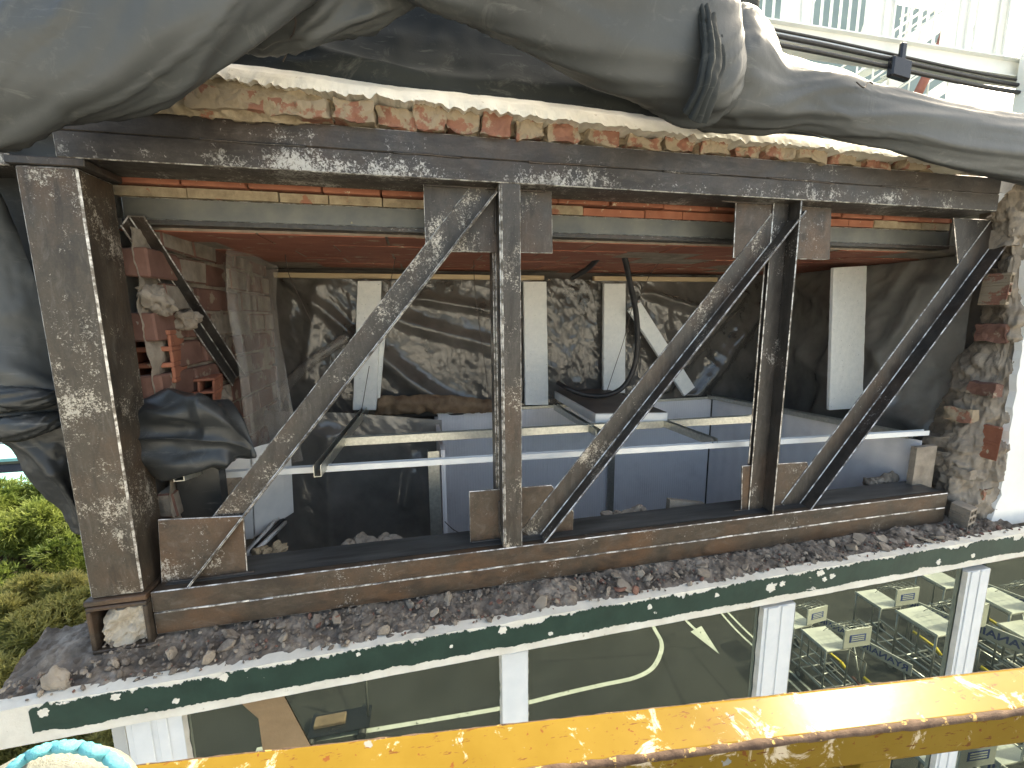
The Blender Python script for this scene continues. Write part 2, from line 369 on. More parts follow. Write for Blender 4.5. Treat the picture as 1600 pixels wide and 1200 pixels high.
def sheet(ctrl, nu, nv, disp=None, thick=.004, px=True):
    """cloth patch through rows of (px,py,Y) control points; disp(u,v,p) pushes along the normal"""
    rows = []
    for row in ctrl:
        w = [at(*p) if px else V(p) for p in row]
        rows.append(catmull(w, nu))
    cols = [catmull([r[i] for r in rows], nv) for i in range(nu)]
    G = [[V(cols[i][j]) for i in range(nu)] for j in range(nv)]
    bm = bmesh.new(); vs = []
    for j in range(nv):
        line = []
        for i in range(nu):
            p = G[j][i]
            if disp:
                du = G[j][min(i + 1, nu - 1)] - G[j][max(i - 1, 0)]; dv = G[min(j + 1, nv - 1)][i] - G[max(j - 1, 0)][i]
                n = du.cross(dv); n = n.normalized() if n.length > 1e-9 else V((0, -1, 0))
                if n.dot(CAM - p) < 0: n = -n
                p = p + n * disp(i / (nu - 1), j / (nv - 1), p)
            line.append(bm.verts.new(p))
        vs.append(line)
    fs = []
    for j in range(nv - 1):
        for i in range(nu - 1):
            f = bm.faces.new([vs[j][i], vs[j][i + 1], vs[j + 1][i + 1], vs[j + 1][i]]); f.smooth = True; fs.append(f)
    if thick:
        bmesh.ops.recalc_face_normals(bm, faces=bm.faces)
        bmesh.ops.solidify(bm, geom=bm.faces[:], thickness=thick)
        for f in bm.faces: f.smooth = True
    return bm
def folds(lst):
    """ridges [(u0,v0,u1,v1,width,height)] in the patch's own (u,v)"""
    def f(u, v):
        s = 0
        for (a, b, c, d, w, h) in lst:
            dx, dy = c - a, d - b; L = dx * dx + dy * dy; t = max(0, min(1, ((u - a) * dx + (v - b) * dy) / L))
            q = ((u - a - t * dx) ** 2 + (v - b - t * dy) ** 2) / (w * w)
            if q < 9: s += h * math.exp(-q)
        return s
    return f
def loft(path, n_len, n_ang, disp=None, flat=1.0, cap=True):
    """a roll of cloth: path of (px,py,Y,radius); disp(t,a) scales along the radius"""
    P = catmull([(*at(a, b, c), r) for a, b, c, r in path], n_len)
    bm = bmesh.new(); rings = []
    for i, q in enumerate(P):
        p = V(q[:3]); r = q[3]; t = (V(P[min(i + 1, n_len - 1)][:3]) - V(P[max(i - 1, 0)][:3])).normalized()
        s = t.cross(V((0, 1, 0))).normalized(); m = t.cross(s)
        ring = []
        for k in range(n_ang):
            a = 2 * math.pi * k / n_ang; rr = r + (disp(i / (n_len - 1), a, r) if disp else 0)
            ring.append(bm.verts.new(p + s * math.cos(a) * rr + m * math.sin(a) * rr * flat))
        rings.append(ring)
    for A, B in zip(rings, rings[1:]):
        for k in range(n_ang):
            f = bm.faces.new([A[k], A[(k + 1) % n_ang], B[(k + 1) % n_ang], B[k]]); f.smooth = True
    if cap:
        for rg in (rings[0], rings[-1]): bm.faces.new(rg)
    return bm
def rough_lump(bm, c, r, seed, mi=0, sq=(1, 1, 1), sub=2):
    ret = bmesh.ops.create_icosphere(bm, subdivisions=sub, radius=1)
    q = Quaternion((random.gauss(0, 1), random.gauss(0, 1), random.gauss(0, 1), random.gauss(0, 1))).normalized()
    for v in ret['verts']:
        d = v.co.copy(); k = 1 + .45 * noise.noise(d * 1.3 + V((seed * 3.7, seed, 0))) + .2 * noise.noise(d * 3.1 + V((seed, 0, seed)))
        d = V((d.x * sq[0], d.y * sq[1], d.z * sq[2])) * k * r
        v.co = q @ d + V(c)
    for v in ret['verts']:
        for f in v.link_faces: f.material_index = mi

# ------------------------------------------------------------------ ground, sky and shell of the building
bm = bmesh.new(); bmesh.ops.create_grid(bm, x_segments=8, y_segments=8, size=400)
bmesh.ops.translate(bm, verts=bm.verts, vec=(0, 0, GROUND)); tag(link('ground', bm, M['asphalt']), kind='structure')

ap = bmesh.new(); box(ap, (-300, -300, GROUND + .004), (300, -8.5, GROUND + .012)); tag(link('bounce_apron', ap, M['concrete']), kind='structure')  # unseen pale ground, added to bounce sunlight into the opening
def wallbox(bm, x0, x1, y0, y1, z0, z1): box(bm, (x0, y0, z0), (x1, y1, z1))
bl = thing('airport_building', 'pale airport building whose upper wall is broken open around the steel truss', 'building', (0.8, 2, GROUND))
bm = bmesh.new(); wallbox(bm, -1.2, 6.5, .19, 2.0, .56, .61); link('roof_slab', bm, M['grey_wall'], bl)
bm = bmesh.new(); wallbox(bm, -1.2, -1.06, .32, 2.0, GROUND, .555); link('side_wall', bm, M['grey_wall'], bl)
bm = bmesh.new(); wallbox(bm, 3.12, 3.2, .45, 2.0, GROUND, .555); link('side_wall', bm, M['grey_wall'], bl)
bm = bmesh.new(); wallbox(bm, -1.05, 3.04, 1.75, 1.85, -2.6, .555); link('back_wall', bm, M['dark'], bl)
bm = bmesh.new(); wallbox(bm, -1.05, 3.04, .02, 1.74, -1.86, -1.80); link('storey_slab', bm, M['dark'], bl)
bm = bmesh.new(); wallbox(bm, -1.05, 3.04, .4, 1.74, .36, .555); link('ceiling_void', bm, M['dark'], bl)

# brick ceiling over the opening
cs = bmesh.new(); box(cs, (-1.04, .302, .3195), (3.1, 1.7, .358), 1)
for r in range(6):
    x = -1.04 + (.22 if r % 2 else 0)
    while x < 3.06:
        w = random.uniform(.44, .5); z = .317 + random.uniform(-.003, .004)
        box(cs, (x + .006, .304 + r * .236, z), (min(x + w - .006, 3.09), .304 + (r + 1) * .236 - .009, .329), 0); x += w
cl = link('brick_ceiling', cs, [M['brick_dark'], M['mortar_grey']])
tag(cl, 'dark red ceramic brick ceiling with pale mortar joints above the opened room', 'ceiling')

# right-hand white wall and its torn edge
rw = thing('white_wall', 'smooth white rendered wall to the right of the opening with its edge broken away', 'wall', (4, .1, GROUND))
bm = bmesh.new(); n = 60; edge = []
prof = catmull([(2.86, .72), (2.845, .5), (2.88, .2), (2.93, -.1), (2.95, -.5), (2.965, -.9), (2.93, -1.135)], n)
poly = [V((x + .016 * fbm((z * 14, 3, 1)) + .006 * noise.noise(V((z * 60, 1, 2))), -.045, z)) for x, z in prof]
prism(bm, [p for p in poly] + [V((7, -.045, -1.135)), V((7, -.045, .72))], (0, .03, 0)); link('render_coat', bm, M['white_wall'], rw)
bm = bmesh.new(); box(bm, (3.16, 0.0, GROUND), (7, .35, .73)); link('masonry', bm, M['mortar_grey'], rw)
def reveal(u, v, p): q = V((round(p.x * 26) / 26, p.y, round(p.z * 22 + .4 * noise.noise(p * 9)) / 22)); return .024 * fbm(p * 6 + V((0, 0, 4)), 5, 2.2, .6) + .016 * noise.cell(q * 23) + .007 * ridgef(p * 17, 3) + .005 * noise.noise(p * 70)
bm = sheet([[(1600, 270, -.03), (1575, 300, .0), (1555, 330, .06), (1540, 345, .16), (1535, 350, .3)],
            [(1603, 420, -.03), (1580, 430, .0), (1560, 450, .08), (1545, 470, .2), (1530, 470, .4)],
            [(1592, 560, -.03), (1572, 560, .0), (1545, 580, .06), (1500, 590, .2), (1470, 600, .5)],
            [(1576, 680, -.03), (1555, 690, .0), (1525, 690, .04), (1480, 690, .15), (1440, 670, .45)],
            [(1556, 780, -.03), (1535, 780, -.01), (1510, 780, .02), (1475, 760, .12), (1440, 740, .4)],
            [(1545, 850, -.03), (1525, 850, -.02), (1505, 850, -.01), (1480, 850, .05), (1450, 830, .3)]], 90, 150, reveal, 0)
link('torn_mortar', bm, M['mortar_grey'], rw, False)
def hollow_brick(bm, c, ax, ay, az, rows=3, cols=2, mi=0):
    """ceramic block seen on its open end: ax width, ay depth, az height (full vectors)"""
    c, ax, ay, az = V(c), V(ax), V(ay), V(az); t = .09
    o = c - ax / 2 - ay / 2 - az / 2
    def slab(u0, u1, w0, w1):
        obox(bm, o + ax * (u0 + u1) / 2 + ay / 2 + az * (w0 + w1) / 2, ax * (u1 - u0) / 2, ay / 2, az * (w1 - w0) / 2, mi)
    for i in range(rows + 1): q = i * (1 - t) / rows; slab(0, 1, q, q + t)
    for j in range(cols + 1):
        q = j * (1 - t) / cols
        for i in range(rows): a = i * (1 - t) / rows + t; slab(q, q + t, a, a + (1 - t) / rows - t)
    w = .03
    obox(bm, o + ax / 2 + ay * .97 + az / 2, ax * .49, ay * .02, az * .49, mi)
for (px, py, Y, w, d, h, r, c, mm) in ((1556, 452, .0, .055, .12, .15, 3, 1, 'brick_mud'), (1503, 806, -.02, .08, .1, .12, 3, 2, 'mortar_grey'), (1545, 690, .0, .035, .1, .17, 2, 1, 'brick')):
    bm = bmesh.new(); p = at(px, py, Y)
    hollow_brick(bm, p, (w, .02, 0), (0.02, d, 0), (.01, 0, h), r, c); edges(bm, .003, 0)
    link('hollow_brick', bm, M[mm], rw)
for px, py, Y, w_, h_ in ((1515, 650, .06, .05, .07), (1492, 720, .10, .05, .08), (1566, 520, .02, .04, .09), (1535, 770, .0, .06, .06), (1580, 372, .0, .05, .08), (1478, 690, .16, .05, .06), (1552, 610, .01, .05, .07), (1512, 740, .03, .05, .05)):
    c = at(px, py, Y); bm = bmesh.new(); box(bm, (c.x - w_ / 2, c.y - .02, c.z - h_ / 2), (c.x + w_ / 2, c.y + .1, c.z + h_ / 2)); bmesh.ops.subdivide_edges(bm, edges=bm.edges[:], cuts=10, use_grid_fill=True)
    for v in bm.verts: q = v.co * 17; v.co += V((noise.noise(q), -abs(noise.noise(q + V((9, 0, 0)))), noise.noise(q + V((0, 7, 0))))) * .014 + V((noise.noise(q * 3), noise.noise(q * 3.3), noise.noise(q * 2.7))) * .004
    link('broken_brick', bm, M['brick_mud' if (px + py) % 4 == 1 else ('brick_old' if (px + py) % 4 == 2 else 'mortar_grey')], rw)
bm = bmesh.new(); obox(bm, at(1530, 560, .3), (.05, .02, 0), (0, .12, 0), (0, 0, .42)); edges(bm)
o = link('steel_stub', bm, [M['steel_dark'], M['edge']], rw)

# ------------------------------------------------------------------ the welded truss
T = thing('steel_truss', 'rusty welded steel truss of box chords, upright posts and slanting braces filling the opening', 'truss', (.8, .09, -1.13))
def member(name, mat, build, bev=.003):
    bm = bmesh.new(); build(bm); edges(bm, bev, 0 if name in ('cap_plate', 'cross_beam', 'base_plate', 'tube_foot') else 1); return link(name, bm, [M[mat], M['edge']], T)
tb = member('top_beam', 'steel_beam', lambda b: (box(b, (-1.0, 0, .4645), (2.70, .175, .5395)), box(b, (-1.0, .0005, .5405), (2.70, .1755, .612))))
for o_ in (tb,):
    for f in o_.data.polygons:
        if .06 < f.center.z < .09: f.material_index = 0
cm = member('column', 'steel_col', lambda b: box(b, (-1.103, -.002, -.93), (-.951, .158, .438)), .005)
bb = member('bottom_beam', 'steel_bot', lambda b: (box(b, (-.932, 0, -1.012), (2.672, .178, -.934)), box(b, (-.932, .0006, -1.097), (2.672, .1786, -1.0145))))
bm = bmesh.new(); box(bm, (-.9, .03, -.9325), (2.66, .172, -.9305)); link('top_flange_smear', bm, M['smear'], bb)
member('cap_plate', 'steel_dark', lambda b: box(b, (-1.125, -.004, .440), (-.93, .17, .4635)))
member('cross_beam', 'steel_dark', lambda b: (box(b, (-1.6, .02, .44), (-1.127, .16, .475)), box(b, (-1.6, .02, .6), (-1.01, .16, .62))))
# open tube end at the foot of the column, plugged with old mortar
def stub(b):
    x0, x1, z0, z1, y0, y1, t = -1.112, -.935, -1.125, -.952, -.022, .30, .014
    box(b, (x0, y0, z1 - t), (x1, y1, z1)); box(b, (x0, y0, z0), (x1, y1, z0 + t))
    box(b, (x0, y0, z0 + t), (x0 + t, y1, z1 - t)); box(b, (x1 - t, y0, z0 + t), (x1, y1, z1 - t))
st = member('tube_foot', 'steel_bot', stub)
bm = bmesh.new(); box(bm, (-1.085, -.004, -1.109), (-.95, .2, -.975)); bmesh.ops.subdivide_edges(bm, edges=bm.edges[:], cuts=26, use_grid_fill=True)
for v in bm.verts:
    c = v.co.copy(); k = max(0, (c.z + 1.02) / .05) * max(0, (-1.03 - c.x) / .05)
    v.co += V((.010 * fbm(c * 18, 4) + .02 * min(1, k), .030 * fbm(c * 15 + V((4, 0, 0)), 5) + .03 * min(1, k), .008 * fbm(c * 20 + V((0, 5, 0)), 4) - .012 * min(1, k)))
link('mortar_plug', bm, M['mortar_pale'], st)
member('base_plate', 'steel_bot', lambda b: box(b, (-1.118, -.016, -.951), (-.936, .17, -.9305)))
# weld seams and slots
def seam(z, y, segs, mat, nm, par, r=.004):
    for x0, x1 in segs:
        k = max(3, int((x1 - x0) / .02)); pts = []; rr = []; bm = bmesh.new()
        for i in range(k + 1):
            x = x0 + (x1 - x0) * i / k; pts.append((x, y, z + .003 * noise.noise(V((x * 9, z, 0))))); rr.append(r * (.7 + .6 * abs(noise.noise(V((x * 30, 2, 0))))))
        tube(bm, pts, rr, 6); link(nm, bm, M[mat], par)
seam(.540, .0, [(-.62, -.32), (-.05, .18), (.42, .72), (.95, 1.2), (1.42, 1.75), (2.0, 2.4)], 'steel_dark', 'weld_seam', tb, .0055)
seam(-1.0135, .0, [(-.9, -.63), (-.55, -.2), (-.17, .2), (.26, .58), (.72, 1.1), (1.3, 1.62), (1.75, 2.6)], 'edge', 'weld_seam', bb, .0042)
# posts
def angle_post(b, x, w, side):
    box(b, (x, .004, -.95), (x + .008, .072, .47))
    if side > 0: box(b, (x + .0085, .004, -.95), (x + w, .0115, .47)); box(b, (x - .002, .086, -.95), (x + .006, .165, .4625)); box(b, (x - .012, .088, -.95), (x - .0025, .16, .4625))
    else:
        box(b, (x - w, .064, -.95), (x - .0005, .0715, .47)); box(b, (x - .004, .086, -.95), (x + .004, .168, .4625)); box(b, (x - w, .088, -.95), (x - .0045, .096, .4625))
member('post', 'steel_diag', lambda b: angle_post(b, .311, .079, 1))
member('post', 'steel_dark', lambda b: angle_post(b, 1.600, .08, -1))
# slanting braces (angle irons, the free leg towards us along the lower edge)
for (a, b_, w, mt) in (((778, 300), (285, 932), .09, 'steel_diag'), ((1262, 330), (846, 858), .09, 'steel_diag'), ((1604, 345), (1258, 812), .102, 'steel_dark')):
    p0, p1 = at(*a, .004), at(*b_, .004); d = (p1 - p0).normalized(); s = V((-d.z, 0, d.x))
    if s.z > 0: s = -s
    L = [(-w, .064), (-.008, .064), (-.008, 0), (0, 0), (0, .0715), (-w, .0715)]
    member('brace', mt, lambda b: bar(b, p0, p1, L, s, (0, 1, 0)))
# gusset plates
def plate(pts, mat, Y=.0725, t=.009):
    bm = bmesh.new(); prism(bm, [at(x, y, Y) for x, y in pts], (0, t, 0)); edges(bm, .0025); link('gusset_plate', bm, [M[mat], M['edge']], T)
plate([(661, 285), (862, 290), (864, 396), (812, 395), (665, 393)], 'steel_diag')
plate([(1150, 316), (1300, 325), (1297, 406), (1146, 403)], 'steel_plate')
plate([(733, 768), (862, 758), (897, 800), (894, 848), (735, 866)], 'steel_plate')
plate([(1160, 728), (1262, 722), (1275, 798), (1158, 812)], 'steel_plate')
plate([(246, 812), (380, 806), (387, 900), (252, 915)], 'steel_plate', .05)
plate([(1490, 340), (1575, 345), (1575, 420), (1498, 420)], 'steel_dark')
def bead(a, b_):
    k = max(6, int((b_ - a).length / .012)); bm = bmesh.new()
    tube(bm, [a.lerp(b_, i / k) + V((0, 0, .0015 * noise.noise(V((i * .9, a.x, 0))))) for i in range(k + 1)], [.0042 + .0016 * (i % 2) + .001 * noise.noise(V((i * .7, 3, a.x))) for i in range(k + 1)], 7); link('weld_bead', bm, [M['steel_dark']], T)
for x0, x1, z, Y in ((.05, .50, .4625, .071), (1.27, 1.68, .4625, .071), (.19, .54, -.931, .071), (1.44, 1.70, -.931, .071), (-.90, -.62, -.931, .048)): bead(V((x0, Y, z)), V((x1, Y, z)))
for x, z0 in ((.3085, -.90), (.3085, .30), (1.6105, -.90), (1.6105, .30)): bead(V((x, .069, z0)), V((x, .069, z0 + .14)))
# dark angle iron inside, falling back along the side wall
p0, p1 = V((-.952, .19, .33)), V((-.885, .76, -.31)); d = (p1 - p0).normalized(); s = d.cross(V((1, 0, 0))).normalized()
member('side_brace', 'steel_dark', lambda b: bar(b, p0, p1, [(-.035, -.004), (.035, -.004), (.035, .004), (-.027, .004), (-.027, .05), (-.035, .05)], s, (1, 0, 0)))

# ------------------------------------------------------------------ lintel and bricks behind the top beam
lt = thing('lintel_beam', 'smooth grey steel lintel running behind the truss under the bricks', 'beam', (.9, .3, .33))
bm = bmesh.new(); box(bm, (-.985, .25, .345), (2.80, .265, .421)); box(bm, (-.985, .2655, .345), (2.8, .39, .42)); edges(bm, .003)
link('web', bm, [M['lintel'], M['edge']], lt)
bm = bmesh.new(); box(bm, (-.985, .236, .3275), (2.80, .30, .3445)); edges(bm, .002); link('bottom_flange', bm, [M['steel_dark'], M['lintel']], lt)
bc = bmesh.new(); x = -1.0; rr = random.Random(4)
while x < 2.78:
    w = rr.uniform(.2, .26); dy = rr.uniform(-.004, .012); x1 = min(x + w, 2.79)
    box(bc, (x + .003, .225 + dy, .462 + rr.uniform(-.004, .004)), (x1 - .003, .40, .505), 0); x = x1
edges(bc, .004, 0)
x = -1.0
while x < 2.78:
    w = rr.uniform(.14, .3); x1 = min(x + w, 2.79); m = 1 if (x < .2 or rr.random() < .35) else 0
    box(bc, (x + .002, .235 + rr.uniform(0, .014), .4225), (x1 - .002, .40, .459 + rr.uniform(-.006, .0)), m); x = x1
tag(link('brick_course', bc, [M['brick'], M['mortar']]), 'flat course of red bricks and sandy mortar bedded on the grey lintel', 'bricks')

# broken roof edge above the truss
re = thing('roof_edge', 'broken roof edge of rough red bricks under a strip of cream plaster', 'roof edge', (.6, .1, .6))
def rough(a, s): return lambda u, v, p: a * fbm(p * s, 5)
top = [(150, 100), (310, 96), (450, 108), (600, 131), (800, 152), (1000, 177), (1140, 196), (1280, 214), (1430, 240), (1520, 262)]
bot = [(150, 118), (292, 112), (430, 132), (600, 152), (800, 176), (1000, 201), (1140, 217), (1280, 230), (1430, 247), (1520, 266)]
n = 620; up = catmull(top, n); dn = catmull(bot, n); bm = bmesh.new(); g = []
for i in range(n):
    a = at(*up[i], -.005); b = at(*dn[i], -.055); b.z += .010 * fbm(V((b.x * 9, 1, 0)), 4) - .002
    col = []
    for k in range(6):
        p = a.lerp(b, k / 5); p.y += -.005 * math.sin(k / 5 * math.pi) + .004 * fbm(p * 14) + (.006 if k < 2 else 0) ; p.z += .002 * noise.noise(p * 20) + (.011 * fbm(V((b.x * 40, 7, 0)), 4) if k == 5 else 0); col.append(bm.verts.new(p))
    col.append(bm.verts.new(p + V((0, .03, .004)))); col.append(bm.verts.new(b + V((0, .3, .01)))); g.append(col)
for A, B in zip(g, g[1:]):
    for k in range(7): bm.faces.new([A[k], B[k], B[k + 1], A[k + 1]])
link('plaster_cap', bm, M['plaster'], re, False)
bm = sheet([[(140, 120, .03), (300, 112, .0), (450, 135, .0), (600, 152, .045), (1000, 198, .06), (1250, 226, .06), (1540, 262, .05)],
            [(140, 150, .02), (300, 142, -.025), (450, 160, -.02), (600, 178, .045), (1000, 214, .06), (1250, 244, .06), (1540, 272, .05)],
            [(140, 170, .02), (300, 180, .0), (450, 192, .0), (600, 198, .035), (1000, 232, .045), (1250, 258, .05), (1540, 284, .04)]], 300, 34,
           lambda u, v, p: .028 * ridgef(p * 5 + V((2, 0, 0)), 4) * .5 + .012 * fbm(p * 26, 4), .01)
link('mortar_bed', bm, M['mortar'], re, True)
rr = random.Random(11)
for (px, w, hf, dy) in ((352, .2, .55, -.02), (465, .17, .6, -.022), (552, .12, .8, -.015), (618, .118, .62, .018), (672, .1, .95, .0), (722, .11, .9, .008), (775, .10, .95, .0), (826, .10, .8, .012), (880, .12, .75, .012), (940, .13, .7, .02), (1005, .14, .62, .015), (1062, .12, .8, .01), (1115, .125, .85, .005), (1168, .12, .6, .02), (1216, .13, .85, .0), (1268, .13, .8, .0), (1318, .12, .6, .02), (1370, .12, .5, .03), (1430, .14, .75, .0)):
    zt = catmull(bot, 200); yb = min(zt, key=lambda q: abs(q[0] - px))[1]
    b0 = at(px, yb, -.01 + dy); zl = .616; h = (b0.z - zl) * hf
    bm = bmesh.new(); ret = box(bm, (b0.x - w / 2, -.012 + dy, zl), (b0.x + w / 2, .1, zl + h))
    bmesh.ops.subdivide_edges(bm, edges=bm.edges[:], cuts=14, use_grid_fill=True)
    sd = rr.uniform(0, 50)
    for v in bm.verts:
        q = v.co * 11 + V((sd, 0, 0)); v.co += V((.5 * noise.noise(q), -.9 * abs(noise.noise(q + V((9, 0, 0)))), .5 * noise.noise(q + V((0, 7, 0))))) * .030 + V((noise.noise(q * 3), -abs(noise.noise(q * 2.3)) * 1.6, noise.noise(q * 2.7))) * .008 + V((noise.noise(q * 9), noise.noise(q * 9.3), noise.noise(q * 8.7))) * .002
    link('broken_brick', bm, M['brick_mud'], re)
bm = bmesh.new(); tube(bm, [at(293, 112, -.065), at(291, 125, -.07), at(287, 140, -.075)], [.0025, .003, .004], 6); link('hanging_chip', bm, M['brick'], re)

# ------------------------------------------------------------------ ledge: fascia, green band, rubble
sl = thing('slab_ledge', 'protruding concrete ledge with white edge and a flaking dark green painted band', 'ledge', (.8, 0, -1.3))
SX0, SX1 = -1.33, 3.6
def sz(x): return .0125 * (x + 1.2)
bm = bmesh.new(); n = 240
def ribbon(zt, zb, y, amp, sc, sd, x0, x1, n=360):
    up = []; dn = []
    for i in range(n + 1):
        x = x0 + (x1 - x0) * i / n
        f = fbm(V((x * sc, sd, 0)), 5, 2.2, .6); h = fbm(V((x * sc, sd + 9, 0)), 5, 2.2, .6)
        c1 = .35 * noise.cell(V((x * 95, sd, 1))) + .25 * noise.cell(V((x * 230, sd, 3))); c2 = .3 * noise.cell(V((x * 120, sd, 7))) if sd > 3 else 0; c1 = c1 if sd > 3 else 0
        if sd > 3: nt_ = max(0, noise.noise(V((x * 4.3, 2.2, 0))) - .22) * 7 * (.6 + .4 * noise.cell(V((x * 60, 0, 0)))); c1 -= nt_; c2 += max(0, noise.noise(V((x * 3.7, 8.2, 0))) - .25) * 5 * (.6 + .4 * noise.cell(V((x * 70, 4, 0))))
        up.append(V((x, y, zt + sz(x) + amp * (f - .5 * abs(f) + c1)))); dn.append(V((x, y, zb + sz(x) + amp * .55 * (h + c2))))
    return up, dn
def ribbon_mesh(bm, up, dn, t):
    prev = None
    for a, b in zip(up, dn):
        q = [bm.verts.new(a), bm.verts.new(b), bm.verts.new(b + V((0, t, 0))), bm.verts.new(a + V((0, t, 0)))]
        if prev:
            for k in range(4): bm.faces.new([prev[k], q[k], q[(k + 1) % 4], prev[(k + 1) % 4]])
        else: bm.faces.new(q)
        prev = q
    bm.faces.new(prev)
up, dn = ribbon(-1.153, -1.284, -.17, .004, 6, 1, SX0, SX1); ribbon_mesh(bm, up, dn, .05)
link('white_edge', bm, M['plaster'], sl)
bm = bmesh.new(); up, dn = ribbon(-1.159, -1.251, -.1735, .012, 7, 5, -1.19, SX1, 1800); ribbon_mesh(bm, up, dn, .003); link('green_band', bm, M['green'], sl)
bm = bmesh.new(); box(bm, (SX0 + .02, -.119, -1.28), (SX1, 0.25, -1.19)); box(bm, (SX0 + .02, .2505, -1.29), (-1.0, 2, -1.17)); link('slab', bm, M['mortar_grey'], sl)
for px, py, q in ((68, 1113, .013), (181, 1089, .012), (350, 1058, .012), (275, 1095, .009), (786, 985, .014), (1300, 900, .012), (1015, 948, .010), (1120, 930, .009), (560, 1022, .007), (1205, 918, .022), (1222, 912, .012), (1282, 895, .015), (1288, 905, .010), (1466, 878, .013), (1520, 868, .011), (860, 990, .008), (705, 1010, .006)):
    p = at(px, py, -.1735); bm = bmesh.new(); ring = []
    for k in range(40):
        a_ = 2 * math.pi * k / 40; rr_ = q * (1 + .55 * fbm(V((math.cos(a_) * 1.6 + px, math.sin(a_) * 1.6, 0)), 4)); ring.append(p + V((math.cos(a_) * rr_ * 1.15, 0, math.sin(a_) * rr_)))
    prism(bm, ring, (0, -.0015, 0)); link('render_patch', bm, M['plaster'], sl)
for px, py in ((229, 1108), (649, 1006)):
    bm = bmesh.new(); p = at(px, py, -.176); tube(bm, [p, p + V((0, -.004, 0))], .004, 10); link('screw', bm, M['chrome'], sl)
# rubble bed on the ledge
bm = bmesh.new(); nx, ny = 820, 62; g = []
for j in range(ny):
    v = j / (ny - 1); row = []
    for i in range(nx):
        x = SX0 - .02 + (3.02 - SX0) * i / (nx - 1); y = -.160 + .30 * v; z = -1.158 + sz(x) * (1 - v) + .05 * min(1, v * 1.6)
        p = V((x, y, 0)); left = max(0, (-.95 - x) / .35)
        h = .022 * fbm(p * 7, 5, 2.1, .55) + .016 * (noise.voronoi(p * 22)[0][1] - noise.voronoi(p * 22)[0][0]) + .008 * noise.noise(p * 60)
        e = min(1, v * 7); z += h * e - .004 - left * left * .05 * (1 - v) 
        row.append(bm.verts.new((x, y + .006 * noise.noise(V((x * 25, 3, 0))) , z)))
    g.append(row)
for A, B in zip(g, g[1:]):
    for k in range(nx - 1): f = bm.faces.new([A[k], A[k + 1], B[k + 1], B[k]]); f.smooth = True
link('rubble_bed', bm, M['rubble'], sl)
# loose crumbs and bigger stones
rr = random.Random(5); bm = bmesh.new()
for k in range(1500):
    x = rr.uniform(-1.3, 2.95); v = rr.random() ** .8
    if x < -1.1: v = v * .5
    rough_lump(bm, (x, -.15 + .16 * v, -1.152 + sz(x) * (1 - v) + .05 * min(1, v * .9) + .004), (rr.uniform(.003, .008) if rr.random() < .85 else rr.uniform(.009, .016)), k * .37, rr.choice((0, 0, 0, 1, 1, 2)), (1, .8, .55), 1)
tag(link('mortar_crumbs', bm, [M['rubble'], M['mortar_grey'], M['brick_old']]), 'grey crumbs of mortar strewn along the ledge', 'rubble', kind='stuff')
for k, (px, py, r) in enumerate(((665, 660, 0), (495, 972, .024), (442, 997, .02), (88, 1062, .036), (268, 1020, .02), (250, 1000, .016), (325, 1028, .018), (700, 940, .035), (745, 930, .024), (560, 955, .018), (640, 945, .022), (870, 918, .03), (830, 930, .02), (1060, 890, .02), (1010, 905, .026), (950, 925, .02), (1150, 878, .022), (1230, 862, .018), (1320, 850, .02), (180, 1035, .018), (380, 1000, .016), (600, 985, .018))):
    if not r: continue
    p = atz(px, py, -1.122); bm = bmesh.new(); rough_lump(bm, p, r, k * 1.7, 0, (1.2, .9, .5), 3)
    o = link('mortar_stone', bm, M['mortar_grey'])
    if px == 88: tag(o, 'largest grey stone on the dark left end of the rubble ledge', 'stone', 'stones on the ledge')
    elif px == 495: tag(o, 'smooth pale oval stone lying on the rubble below the first brace', 'stone', 'stones on the ledge')
    else: tag(o, 'small angular mortar lump among the rubble on the ledge', 'stone', 'stones on the ledge')
for k in range(34):
    x = rr.uniform(-.95, 2.8); v = rr.uniform(.15, .9); r = rr.uniform(.012, .03); bm = bmesh.new(); pts = []
    c = V((x, -.155 + .15 * v, -1.145 + sz(x) * (1 - v) + .05 * v + .006)); ax = V((rr.gauss(0, 1), rr.gauss(0, .5), rr.gauss(0, .35))).normalized(); ay = ax.cross(V((rr.gauss(0, .4), rr.gauss(0, .5) - .3, 1))).normalized(); az = ax.cross(ay)
    m = rr.randint(5, 7)
    for q in range(m): t_ = 2 * math.pi * (q + rr.uniform(-.25, .25)) / m; pts.append(c + (ax * math.cos(t_) * 1.4 + ay * math.sin(t_)) * r * rr.uniform(.7, 1.1))
    prism(bm, pts, az * r * rr.uniform(.35, .7)); edges(bm, .0015, 0, 1, 20); red = k % 7 == 0
    tag(link('brick_chip' if red else 'mortar_flake', bm, M['brick_old' if red else ('mortar_grey' if k % 3 else 'rubble')]), 'small reddish brick chip lying in the rubble on the ledge' if red else 'flat broken mortar flake lying in the rubble on the ledge', 'brick chip' if red else 'mortar flake', 'brick chips on the ledge' if red else 'mortar flakes on the ledge')
